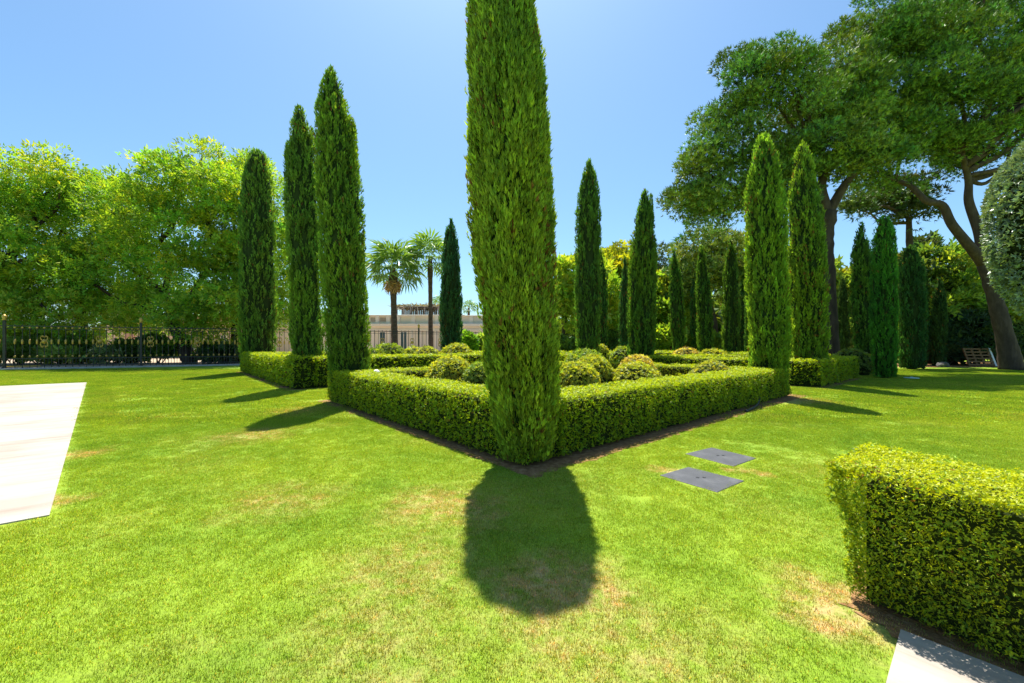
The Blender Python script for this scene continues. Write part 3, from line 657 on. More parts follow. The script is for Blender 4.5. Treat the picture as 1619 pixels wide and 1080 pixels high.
# ------------------------------------------------------------------ trees
def limb_path(a, b, rng, sag=0.12):
    a, b = np.asarray(a, float), np.asarray(b, float); L = np.linalg.norm(b - a)
    m1 = a + (b - a) * 0.35 + rng.normal(size=3) * L * 0.06 + np.array([0, 0, -L * sag * 0.4]); m2 = a + (b - a) * 0.7 + rng.normal(size=3) * L * 0.05 + np.array([0, 0, L * sag * 0.3])
    return smooth_path([a, m1, m2, b], 5)
def ppt(px, py, z, dz=0.0): return np.array([PX(px, z + dz), z + dz, PH(py, z + dz)])
def tree(name, label, cat, trunk_pts, trunk_r, masses, z, tpl, mat, base, size, density, clump, seed, bark=M_dbark, extra_limbs=(), n_limbs=14, flat=0.8, up_bias=0.3, droop=0.0,
         depth=0.8, group=None, shell=0.55, flowers=0, sparse=0.0, inner=0.75):
    """masses: (px, py, rx, ry) outlines read off the photograph at distance z, given real depth"""
    rng = RS(seed); o = None
    b = np.asarray(trunk_pts[0], float)
    t = thing(name, label, cat, (b[0], b[1], 0), 0, group); off = np.array([b[0], b[1], 0])
    path = smooth_path(trunk_pts, 6); rr = np.interp(np.linspace(0, 1, len(path)), np.linspace(0, 1, len(trunk_r)), trunk_r)
    rr = rr * (1 + 0.05 * rng.normal(size=len(rr)))
    MB().tube(path - off, rr, 12).obj('trunk', bark, t, True)
    P_, U_, C_ = [], [], []; ends = []
    for (px, py, rx, ry) in masses:
        c = ppt(px, py, z, rng.normal() * 0.6); rx_, rz_ = rx / FPX * z, ry / FPX * z; ry_ = min(rx_, rz_ * 1.6) * depth
        nC = max(3, int(6.5 * density * (rx_ * rz_ + rx_ * ry_ + ry_ * rz_) / 3 / clump ** 2))
        dv = unit(rng.normal(size=(nC, 3))); rad = (shell + (1 - shell) * rng.rand(nC, 1) ** 0.6)
        cc = c + dv * rad * np.array([rx_, ry_, rz_])
        for q, dq in zip(cc, dv):
            rc = clump * (0.6 + 0.75 * rng.rand()); n = int(inner * 120 * (rc / clump) ** 2 * (1 - sparse * rng.rand()))
            d2 = unit(rng.normal(size=(n, 3))); d2[:, 2] = np.where(rng.rand(n) < 0.75, np.abs(d2[:, 2]), d2[:, 2])
            pos = q + d2 * (rng.rand(n, 1) ** (0.28 if tpl is T_NEEDLE else 0.45)) * np.array([rc, rc, rc * flat])
            P_.append(pos); U_.append(d2 * 0.8 + dq * 0.2 + np.array([0, 0, up_bias - droop]) + rng.normal(size=(n, 3)) * 0.45)
            k = 1 + 0.20 * rng.normal(); h = 0.12 * rng.normal()
            C_.append(vary(np.array(base) * k * np.array([1 + h, 1, 1 - h]), n, rng, 0.42 if tpl is T_NEEDLE else 0.24, 0.12))
        ends.append(c); 
        for q in cc[: max(1, int(len(cc) * 0.22))]: ends.append(q)
    P, UU, C = np.vstack(P_), np.vstack(U_), np.clip(np.vstack(C_), 0.003, 0.5)
    s = size * (0.65 + 0.7 * rng.rand(len(P)))
    parts = [(*scatter(tpl, P - off, UU, s, C, rng), 0)]
    v, f, c, mi = merge(parts)
    cr = link('crown', np_mesh('tree_crown', v, f, [mat], c, False, None), t)
    if flowers:
        k = rng.choice(len(P), flowers); hi = P[k][:, 2] > np.percentile(P[:, 2], 35); k = k[hi]
        fv = scatter(T_LEAF1, P[k] - off + np.array([0, -0.1, 0.15]), rng.normal(size=(len(k), 3)) + np.array([0, 0, 1]), 0.26, vary((0.55, 0.30, 0.02), len(k), rng, 0.2, 0.1), rng, 1.3)
        link('blossom', np_mesh('yellow_blossom', fv[0], fv[1], [mat], fv[2]), cr)
    # limbs
    starts = path[int(len(path) * 0.55):]
    for lp, r0 in extra_limbs:
        q = smooth_path(lp, 6); MB().tube(q - off, np.linspace(r0, r0 * 0.4, len(q)), 9).obj('limb', bark, t, True); starts = np.vstack([starts, q[len(q) // 3:]])
    for i in rng.choice(len(ends), min(n_limbs, len(ends)), replace=False):
        e = ends[i]; dd = np.linalg.norm(starts - e, axis=1) + 1.2 * np.clip(starts[:, 2] - e[2] + 0.4, 0, 9); a = starts[np.argmin(dd)]
        L = np.linalg.norm(e - a)
        if L < 0.8: continue
        q = limb_path(a, e, rng); r0 = min(trunk_r[-1] * 0.75, 0.035 + 0.022 * L)
        MB().tube(q - off, np.linspace(r0, r0 * 0.25, len(q)), 6).obj('limb', bark, t, True)
    return t

# the two great pines on the right
z = 22.0
tree('pine_tree', 'great spreading pine with a thick straight trunk behind the bright cypress pair', 'pine tree',
     [ppt(1309, 545 + CAM_H * FPX / z, z), ppt(1308, 500, z), ppt(1305, 430, z), ppt(1303, 380, z), ppt(1309, 335, z)], [0.55, 0.47, 0.43, 0.42, 0.40],
     [(1255, 205, 95, 75), (1120, 290, 44, 46), (1155, 235, 54, 48), (1172, 150, 38, 45), (1215, 120, 42, 42), (1275, 120, 55, 40), (1335, 160, 60, 60), (1180, 300, 60, 40), (1250, 280, 70, 38), (1096, 328, 24, 22), (1140, 345, 40, 18), (1330, 250, 60, 45), (1180, 100, 22, 16), (1245, 85, 20, 18), (1345, 115, 55, 45), (1290, 190, 60, 40), (1345, 78, 40, 32), (1165, 322, 52, 24), (1232, 322, 50, 28), (1085, 275, 24, 22)],
     z, T_NEEDLE, M_pine, (0.066, 0.110, 0.018), 0.255, 0.60, 1.05, 201, M_bark,
     [([ppt(1309, 337, z), ppt(1299, 300, z), ppt(1302, 262, z), ppt(1290, 215, z)], 0.28), ([ppt(1309, 338, z), ppt(1332, 298, z, -0.3), ppt(1352, 270, z, -0.5), ppt(1365, 235, z)], 0.26), ([ppt(1300, 385, z), ppt(1288, 368, z, 0.5), ppt(1262, 330, z, 1), ppt(1200, 300, z)], 0.2)],
     26, 0.78, 0.5, group=None, inner=2.05)
z = 23.3
tree('pine_tree', 'tall leaning pine at the far right whose dark trunk forks towards the left', 'pine tree',
     [ppt(1600, 545 + CAM_H * FPX / z, z), ppt(1592, 545, z), ppt(1578, 490, z), ppt(1566, 450, z), ppt(1553, 415, z)], [0.56, 0.41, 0.34, 0.30, 0.26],
     [(1450, 50, 90, 60), (1540, 95, 75, 75), (1415, 130, 70, 60), (1490, 180, 80, 55), (1590, 40, 50, 50), (1595, 160, 40, 60), (1410, 215, 60, 40), (1455, 240, 60, 30), (1540, 225, 60, 40), (1430, 5, 60, 35), (1520, 10, 70, 40), (1385, 60, 36, 36), (1372, 255, 40, 30), (1405, 285, 44, 24), (1510, 262, 45, 18), (1665, 90, 70, 70), (1700, 170, 70, 60), (1650, 225, 50, 30), (1740, 110, 60, 60)],
     z, T_NEEDLE, M_pine, (0.062, 0.108, 0.018), 0.255, 0.60, 1.05, 202, M_bark,
     [([ppt(1556, 420, z), ppt(1549, 370, z, .3), ppt(1532, 320, z, .5), ppt(1531, 285, z, .5), ppt(1520, 240, z)], 0.30), ([ppt(1554, 417, z), ppt(1535, 392, z, -.3), ppt(1505, 355, z, -.5), ppt(1490, 325, z, -.6), ppt(1465, 318, z, -.6), ppt(1440, 295, z, -.3), ppt(1415, 285, z)], 0.27)],
     26, 0.78, 0.5, inner=2.05)
z = 27.0
tree('pine_tree', 'slim pine with a small drooping dark crown rising behind the dark blunt cypress', 'pine tree',
     [ppt(1443, 545 + CAM_H * FPX / z, z), ppt(1441, 450, z), ppt(1438, 390, z), ppt(1437, 345, z)], [0.26, 0.22, 0.17, 0.15],
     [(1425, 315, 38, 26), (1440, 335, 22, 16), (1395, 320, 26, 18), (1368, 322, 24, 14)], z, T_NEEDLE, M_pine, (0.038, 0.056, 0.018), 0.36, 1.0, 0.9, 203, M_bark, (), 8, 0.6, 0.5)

# flowering trees beyond the iron fence on the left
Y_COL = (0.096, 0.172, 0.018)
LT = 'feathery trees beyond the iron fence'
def left_tree(label, basepx, z, pts, rs, masses, seed, limbs=(), **kw):
    tree('broadleaf_tree', label, 'tree', [ppt(basepx, 545 + CAM_H * FPX / z, z)] + [ppt(a, b, z) for a, b in pts], rs, [(p_, q_ + 13, a_, b_) for p_, q_, a_, b_ in masses], z, T_PINNATE, M_tree, kw.pop('base', Y_COL), 0.44, kw.pop('density', 1.0), 1.25, seed,
         M_dbark, limbs, kw.pop('nl', 16), 0.85, 0.1, 0.1, 0.85, LT, 0.45, 300, 0.6, 0.8)
z = 31.0
left_tree('widest feathery tree beyond the fence, dark forked trunk right of the gold capped post', 300, z, [(290, 545), (276, 515), (270, 490)], [0.5, 0.45, 0.4, 0.34],
          [(330, 290, 75, 42), (215, 330, 75, 50), (290, 370, 90, 60), (385, 340, 60, 60), (180, 410, 70, 50), (330, 450, 90, 45), (326, 242, 20, 18), (265, 262, 50, 22), (385, 300, 50, 32), (215, 480, 40, 26), (290, 490, 40, 24), (345, 500, 40, 24), (150, 492, 36, 22), (250, 445, 60, 30), (235, 512, 40, 16), (330, 518, 44, 16), (275, 505, 30, 14)], 301,
          [([ppt(270, 492, z), ppt(262, 460, z), ppt(266, 420, z), ppt(255, 380, z)], 0.28), ([ppt(274, 508, z), ppt(235, 490, z), ppt(195, 478, z), ppt(150, 450, z)], 0.26), ([ppt(272, 500, z), ppt(300, 470, z), ppt(325, 430, z), ppt(350, 390, z)], 0.25), ([ppt(268, 470, z), ppt(230, 440, z), ppt(200, 420, z), ppt(180, 395, z)], 0.2)])
z = 30.0
left_tree('feathery tree beyond the fence at the left photo edge, yellow blossom on top', -25, z, [(-20, 500), (-5, 450), (5, 420)], [0.45, 0.4, 0.36, 0.3],
          [(30, 275, 60, 36), (-10, 330, 80, 45), (100, 270, 50, 30), (20, 400, 100, 55), (-40, 450, 90, 50), (60, 460, 60, 32), (-90, 350, 80, 70), (30, 490, 46, 26), (90, 500, 34, 18), (55, 515, 50, 16), (120, 520, 40, 14)], 302)
z = 33.0
left_tree('feathery tree second from the left photo edge, filling the gap beyond the fence', 130, z, [(128, 500), (118, 450), (112, 420)], [0.4, 0.36, 0.32, 0.26],
          [(140, 300, 50, 30), (195, 302, 42, 24), (120, 360, 80, 50), (90, 430, 80, 45), (170, 460, 60, 34), (60, 330, 50, 36), (175, 512, 40, 18)], 303, base=(0.085, 0.155, 0.018))
z = 33.5
left_tree('feathery tree beyond the fence peeping out on both sides of the leftmost cypress', 372, z, [(372, 520), (374, 480), (380, 440)], [0.36, 0.32, 0.28, 0.24],
          [(410, 410, 60, 70), (440, 330, 32, 50), (372, 250, 18, 12), (392, 262, 28, 20), (355, 480, 50, 36), (452, 440, 22, 60), (430, 480, 36, 30)], 304, nl=12)

# trees at the back on the right of centre
BT = 'trees behind the garden'
def back_tree(label, basepx, z, masses, seed, tpl=T_LEAF3, base=(0.09, 0.14, 0.018), size=0.5, bark=M_dbark, r0=0.25, topy=None, lean=0, clump=1.3, mat=M_tree, flat=0.8, name='broadleaf_tree', cat='tree', inner=0.6, dens=1.0, droop=0.0):
    my = np.mean([m[1] for m in masses]); mxp = np.mean([m[0] for m in masses])
    ty = topy or my
    pts = [ppt(basepx, 545 + CAM_H * FPX / z, z), ppt(basepx + lean * 0.3, 545 - (545 - ty) * 0.4, z), ppt(basepx + lean * 0.8, 545 - (545 - ty) * 0.75, z), ppt(basepx + lean, ty, z)]
    tree(name, label, cat, pts, [r0 * 1.2, r0, r0 * 0.85, r0 * 0.6], masses, z, tpl, mat, base, size, dens, clump, seed, bark, (), 9, flat, 0.3, droop, 0.9, BT, 0.45, 0, 0.2, inner)
back_tree('pale green tree behind the garden seen against the right side of the giant cypress', 893, 40, [(895, 450, 30, 30), (885, 490, 30, 25), (905, 500, 28, 30), (900, 425, 18, 12)], 401, base=(0.12, 0.19, 0.02))
back_tree('round crowned yellow green tree behind the split topped cypress', 972, 46, [(975, 420, 48, 28), (955, 450, 35, 30), (1000, 450, 40, 35), (980, 490, 45, 35)], 402, base=(0.125, 0.16, 0.018), size=0.55, clump=1.5)
back_tree('dark tufted pine poking out right of the split topped cypress', 1034, 44, [(1042, 408, 16, 14), (1036, 430, 20, 14), (1046, 440, 14, 10)], 403, T_NEEDLE, (0.055, 0.078, 0.025), 0.5, M_bark, 0.2, mat=M_pine, name='pine_tree', cat='pine tree')
back_tree('drooping bright green tree behind the slim cypress beside the giant one', 965, 38, [(960, 480, 14, 50), (968, 505, 16, 35), (962, 440, 12, 20)], 404, T_PINNATE, (0.13, 0.20, 0.02), 0.8, droop=0.5)
back_tree('light airy pine with a leaning brown trunk behind the row of three cypresses', 1132, 38, [(1115, 395, 45, 26), (1085, 420, 30, 25), (1150, 420, 45, 30), (1110, 445, 50, 25), (1165, 460, 35, 25), (1090, 470, 30, 20), (1190, 420, 25, 40)], 405, T_NEEDLE, (0.105, 0.145, 0.030), 0.52, M_bark, 0.32, 455, -14, mat=M_pine, name='pine_tree', cat='pine tree', clump=1.2)
back_tree('broad leaved green tree between the split topped cypress and the leaning slim one', 1045, 40, [(1045, 480, 28, 30), (1060, 455, 26, 20), (1030, 510, 26, 24), (1055, 515, 30, 22)], 406, base=(0.095, 0.155, 0.02), size=0.6)
back_tree('light green tree seen between the big pine trunk and the ragged cypress', 1335, 38, [(1330, 445, 26, 22), (1345, 470, 22, 30), (1320, 480, 20, 30), (1318, 430, 16, 14)], 407, base=(0.11, 0.15, 0.03))
back_tree('feathery shade tree left of the leaning pine, crown spread in flat layers', 1505, 29.8, [(1510, 410, 36, 14), (1480, 420, 24, 20), (1540, 430, 36, 14), (1505, 445, 48, 16), (1530, 465, 42, 18), (1490, 480, 30, 24)], 408, T_PINNATE, (0.075, 0.12, 0.022), 0.6, flat=0.4)
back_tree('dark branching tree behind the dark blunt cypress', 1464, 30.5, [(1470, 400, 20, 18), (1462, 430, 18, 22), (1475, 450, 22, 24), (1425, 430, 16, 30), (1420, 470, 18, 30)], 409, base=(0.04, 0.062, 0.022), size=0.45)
back_tree('broad tree filling the background behind the lower trunk of the leaning pine', 1580, 31, [(1570, 470, 50, 35), (1610, 480, 40, 40), (1640, 440, 50, 50), (1545, 490, 40, 25)], 410, base=(0.065, 0.105, 0.022), size=0.5)
back_tree('tree filling the gap between the bright cypress pair and the big pine trunk', 1250, 42, [(1215, 470, 40, 40), (1255, 490, 45, 40), (1290, 470, 30, 36), (1200, 440, 26, 26)], 411, base=(0.07, 0.11, 0.02), size=0.55)

# shrubs
def shrub(label, px, z, rx, topy, boty, seed, base, size=0.3, n=2600, tpl=T_LEAF3, mat=M_tree, depth=0.7, flowers=None, name='shrub', group='shrubs along the back of the garden'):
    n = int(n * 0.5); size = size * 1.32
    rng = RS(seed); x = PX(px, z); R = rx / FPX * z; top = PH(topy, z); t = thing(name, label, 'shrub', (x, z, 0), 0, group)
    k = 9; cen = np.stack([rng.uniform(-0.65, 0.65, k) * R, rng.uniform(-0.5, 0.5, k) * R * depth, rng.uniform(0.16, 0.7, k) * top], 1); rr = rng.uniform(0.35, 0.55, k)
    w = rng.randint(0, k, n); dv = unit(rng.normal(size=(n, 3))); dv[:, 2] = np.abs(dv[:, 2]) * 1.0 - 0.35 * rng.rand(n)
    sc = np.stack([np.full(n, R * 0.9), np.full(n, R * depth), np.full(n, top * 0.62)], 1) * rr[w][:, None] * 1.35
    P = cen[w] + dv * sc * (0.45 + 0.55 * rng.rand(n, 1) ** 0.5); P[:, 2] = np.abs(P[:, 2]) + 0.02
    fv = scatter(tpl, P, dv * 0.8 + np.array([0, 0, 0.35]) + rng.normal(size=(n, 3)) * 0.5, size * (0.7 + 0.6 * rng.rand(n)), vary(base, n, rng, 0.25, 0.12), rng)
    fo = link('foliage', np_mesh('shrub_foliage', fv[0], fv[1], [mat], fv[2]), t)
    m = MB()
    for i in range(5):
        e = cen[i]; m.tube(limb_path((0.1 * (i - 2), 0.05 * (i % 2), -0.03), e, rng), np.linspace(0.05, 0.015, 16), 5)
    m.obj('stem', M_dbark, t, True)
    if flowers is not None:
        q = P[P[:, 2] > top * 0.6]; q = q[rng.choice(len(q), min(len(q), 26), replace=False)] + np.array([0, -0.1, 0.05])
        ff = scatter(T_LEAF3, q, rng.normal(size=q.shape) + np.array([0, -1, 0.5]), 0.22, vary(flowers, len(q), rng, 0.15, 0.05), rng)
        link('blossom', np_mesh('shrub_blossom', ff[0], ff[1], [mat], ff[2]), t)
    return t
for a in [
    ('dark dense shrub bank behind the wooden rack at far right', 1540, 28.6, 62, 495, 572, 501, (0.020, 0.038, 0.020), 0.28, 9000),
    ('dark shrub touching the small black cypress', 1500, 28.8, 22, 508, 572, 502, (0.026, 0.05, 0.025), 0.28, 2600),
    ('sunny yellow green shrub with a few pink flowers above the dark shrub bank', 1545, 30.5, 45, 478, 560, 503, (0.13, 0.16, 0.03), 0.32, 4000, T_LEAF3, M_tree, 0.7, (0.62, 0.05, 0.30)),
    ('light shrub right of the leaning pine trunk', 1625, 28, 28, 505, 575, 504, (0.09, 0.12, 0.03), 0.3, 3000),
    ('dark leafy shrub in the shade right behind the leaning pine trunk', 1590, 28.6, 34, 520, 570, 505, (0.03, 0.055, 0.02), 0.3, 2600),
    ('yellow green shrub low between fresh green and dark blunt cypresses', 1420, 32, 18, 505, 565, 506, (0.14, 0.18, 0.02), 0.28, 2200),
    ('shrub with red flowers beside the small dark cypress', 1350, 33, 22, 515, 562, 507, (0.06, 0.10, 0.022), 0.28, 2200, T_LEAF3, M_tree, 0.7, (0.6, 0.06, 0.04)),
    ('bright leafy shrub low right of the split topped cypress', 1052, 36, 30, 515, 560, 508, (0.11, 0.17, 0.02), 0.36, 2600),
    ('leafy shrub low behind the row of three cypresses', 1105, 37, 36, 525, 560, 509, (0.08, 0.12, 0.02), 0.34, 2400),
    ('grey green shrub low between giant cypress and tall pointed one', 897, 36, 26, 528, 560, 510, (0.06, 0.10, 0.022), 0.32, 2000),
    ('dark green shrub low left of the split topped cypress', 968, 36, 20, 520, 560, 511, (0.05, 0.10, 0.02), 0.32, 2000),
    ('shrub low left of the bright cypress pair', 1180, 39, 30, 515, 558, 512, (0.06, 0.095, 0.02), 0.36, 2000),
    ('square green shrub before the pale villa right of the blue green cypress', 743, 33, 11, 523, 560, 513, (0.075, 0.15, 0.015), 0.24, 2200),
    ('wispy pale shrub touching the left side of the giant cypress', 764, 34, 13, 527, 560, 514, (0.12, 0.17, 0.04), 0.3, 1300),
    ('dark low shrub behind the fence left of the leftmost cypress', 345, 31.5, 40, 545, 575, 515, (0.03, 0.052, 0.02), 0.3, 2600),
    ('grey green low shrub behind the fence by the gold capped post', 175, 30, 40, 548, 580, 516, (0.09, 0.12, 0.06), 0.3, 2200),
    ('green shrub behind the fence at the left photo edge', 30, 28, 46, 530, 584, 517, (0.06, 0.10, 0.018), 0.3, 3200),
    ('pale leaved shrub behind the fence second from the left photo edge', 95, 29, 34, 538, 582, 518, (0.10, 0.15, 0.035), 0.3, 2400)]:
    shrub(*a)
for a in [
    ('tall dark green shrub behind the fence, right of the gold capped post', 250, 30.5, 34, 530, 580, 519, (0.045, 0.085, 0.018), 0.3, 2800),
    ('tall dark shrub behind the fence between the first two tree trunks', 128, 30, 40, 524, 582, 520, (0.045, 0.085, 0.018), 0.3, 3200),
    ('dark shrub behind the fence just left of the gold capped post', 205, 30.5, 26, 540, 580, 521, (0.04, 0.07, 0.018), 0.3, 2200),
    ('dark shrub behind the fence touching the leftmost cypress', 382, 33, 22, 535, 576, 522, (0.04, 0.075, 0.018), 0.3, 2000),
    ('tall green shrub behind the fence, second bush from the left photo edge', 62, 31, 34, 518, 580, 523, (0.055, 0.10, 0.018), 0.3, 3000)]:
    shrub(*a)
# far wood closing the horizon
def far_wood():
    rng = RS(9); n = 15000
    ang = rng.uniform(-0.05, 1.12, n); R = rng.uniform(62, 78, n); hh = 6.5 + 3.5 * vnoise(np.stack([ang * 22, ang * 0, ang * 0], 1), 4)
    P = np.stack([np.sin(ang) * R, np.cos(ang) * R, hh * rng.rand(n) ** 0.8], 1)
    a2 = rng.uniform(-1.1, -0.05, 5000); R2 = rng.uniform(85, 100, 5000); P2 = np.stack([np.sin(a2) * R2, np.cos(a2) * R2, 3.2 * rng.rand(5000)], 1)
    P = np.vstack([P, P2]); n = len(P)
    v, f, c = scatter(T_LEAF1, P, rng.normal(size=(n, 3)) + np.array([0, -0.3, 0.6]), 1.9 * (0.6 + 0.8 * rng.rand(n)), vary((0.055, 0.085, 0.022), n, rng, 0.3, 0.1), rng)
    return link('far_wood', np_mesh('far_wood', v, f, [M_tree], c))
tag(far_wood(), 'green mass of distant trees closing the horizon behind the garden', 'wood', kind='stuff')

# clipped silvery tree at the right edge
def clipped_tree():
    rng = RS(88); z = 8.0; x = PX(1700, z); zc = PH(350, z); rx, rz = 1.16, 1.95
    n = 15000; dv = unit(rng.normal(size=(n, 3)))
    p4 = np.sign(dv) * np.abs(dv) ** 0.82; p4 = unit(p4) * (1 + 0.06 * np.abs(dv[:, 2:3]) ** 0.5)
    lum = 1 + 0.05 * fbm(dv * 3.2, 4, 3) - 0.10 * rng.rand(n) ** 1.5
    P = p4 * np.array([rx, rx, rz]) * lum[:, None]
    c = vary((0.082, 0.112, 0.062), n, rng, 0.25, 0.06)
    lv = scatter(T_LEAF3, P, dv * 0.55 + rng.normal(size=(n, 3)) * 0.55 + np.array([0, 0, 0.15]), 0.075 * (0.7 + 0.6 * rng.rand(n)), c, rng, 1.15)
    A, B = np.meshgrid(np.linspace(0.02, PI - 0.02, 18), np.linspace(0, 2 * PI, 24, endpoint=False), indexing='ij')
    cv = np.stack([np.sin(A) * np.cos(B) * rx, np.sin(A) * np.sin(B) * rx, np.cos(A) * rz], -1).reshape(-1, 3) * 0.87
    v, f, cc, mi = merge([(*lv, 0), (cv, grid_tris(18, 24, True)[:, ::-1], (0.02, 0.03, 0.01), 1)])
    t = thing('clipped_tree', 'clipped round tree with silvery grey green leaves at the right photo edge', 'tree', (x, z, 0))
    o = link('crown', np_mesh('clipped_crown', v + np.array([0, 0, zc]), f, [M_gloss, M_core], cc, False, mi), t)
    MB().tube(smooth_path([(0, 0, -0.05), (0.04, 0.02, 0.8), (-0.02, 0.03, 1.6), (0, 0, 2.6)], 5), 0.11, 10).obj('trunk', M_dbark, t, True)
clipped_tree()

# ------------------------------------------------------------------ palms
def palm(label, px, z, crowny, R, nf, seed, r0=0.3, r1=0.22, skirt=False, group='fan palms beyond the garden', seg=16, toppx=None):
    rng = RS(seed); x = PX(px, z); H = PH(crowny, z); dx = 0 if toppx is None else PX(toppx, z) - x
    t = thing('palm_tree', label, 'palm', (x, z, 0), 0, group)
    k = 26; hs = np.linspace(-0.1, H, k); rr = np.interp(hs / H, [0, 0.1, 0.6, 0.78, 0.86, 0.93, 1.0], [r0 * 1.15, r0, r0 * 0.85, r1 * 1.1, r0 * (1.5 if skirt else 1.2), r0 * 1.0, r0 * 0.8]) * (1 + 0.07 * (np.arange(k) % 2))
    pts = np.stack([dx * (hs / H) ** 1.4, 0 * hs, hs], 1)
    MB().tube(pts, rr, 10).obj('trunk', M_palmbark, t, True)
    def frond_mesh(nm, dead=False):
        vv, tt, cc = [], [], []; L = R * 0.50; w0 = 0.03
        base = (0.16, 0.30, 0.062) if not dead else (0.42, 0.30, 0.15)
        sp = [np.array([0, 0, 0]), np.array([L * 0.5, 0, 0.06]), np.array([L, 0, 0.0])]
        for i in range(2):
            a, b = sp[i], sp[i + 1]; o = len(vv); vv += [a + (0, w0, 0), a - (0, w0, 0), b - (0, w0, 0), b + (0, w0, 0)]; tt += [(o, o + 1, o + 2), (o, o + 2, o + 3)]; cc += [base] * 4
        for i in range(seg):
            a = -2.05 + 4.1 * i / (seg - 1); l = R * 0.58 * (0.75 + 0.25 * math.cos(a * 0.7)) * (0.92 + 0.16 * rng.rand()); da = 2.05 / seg * 0.72
            fold = 0.06 * R * (1 if i % 2 else -1) * 0.3
            dr = lambda s, th, z_: np.array([L + math.cos(th) * s, math.sin(th) * s, z_])
            o = len(vv); vv += [dr(0.02, a, 0), dr(l * 0.6, a - da, -0.02 * R - fold), dr(l * 0.6, a + da, -0.02 * R + fold), dr(l * 0.98, a + 0.02, -0.24 * R * (0.7 + 0.6 * rng.rand()))]
            tt += [(o, o + 1, o + 2), (o + 1, o + 3, o + 2)]; c = np.array(base) * (0.85 + 0.3 * rng.rand()); cc += [c] * 4
        return np_mesh(nm, np.array(vv), np.array(tt), [M_palm], np.array(cc))
    fm = frond_mesh('palm_frond'); fd = frond_mesh('dry_frond', True)
    for i in range(nf):
        az = i * 2.399 + rng.rand() * 0.3; el = math.radians(78 - 105 * (i / nf) ** 0.9) + rng.normal() * 0.06
        o = link('frond', fm, t); o.location = (dx, 0, H - 0.1 - 0.25 * i / nf); o.rotation_euler = (rng.normal() * 0.2, -el, az)
        s = 0.85 + 0.3 * rng.rand(); o.scale = (s, s, s)
    if skirt:
        for i in range(7):
            o = link('dry_frond', fd, t); o['label'] = 'dry straw coloured frond hanging under the crown'
            o.location = (dx, 0, H - 0.55); o.rotation_euler = (0, math.radians(62 + 14 * rng.rand()), i * 0.9 + rng.rand() * 0.4); o.scale = (0.62, 0.62, 0.62)
palm('full crowned fan palm with the thicker trunk, left of two before the villa', 624, 38.0, 424, 3.1, 30, 601, 0.30, 0.26, True, toppx=621)
palm('taller fan palm with a slim trunk, between the thick palm and the blue green cypress', 681, 40.0, 408, 3.0, 22, 602, 0.23, 0.19, False, toppx=680)
palm('tiny distant fan palm above the villa roof, left of the giant cypress', 741, 75.0, 486, 1.7, 16, 603, 0.2, 0.16, group='distant fan palms behind the villa', seg=9)
palm('tiny distant fan palm half hidden behind the blue green cypress', 694, 80.0, 481, 1.9, 16, 604, 0.2, 0.16, group='distant fan palms behind the villa', seg=9)

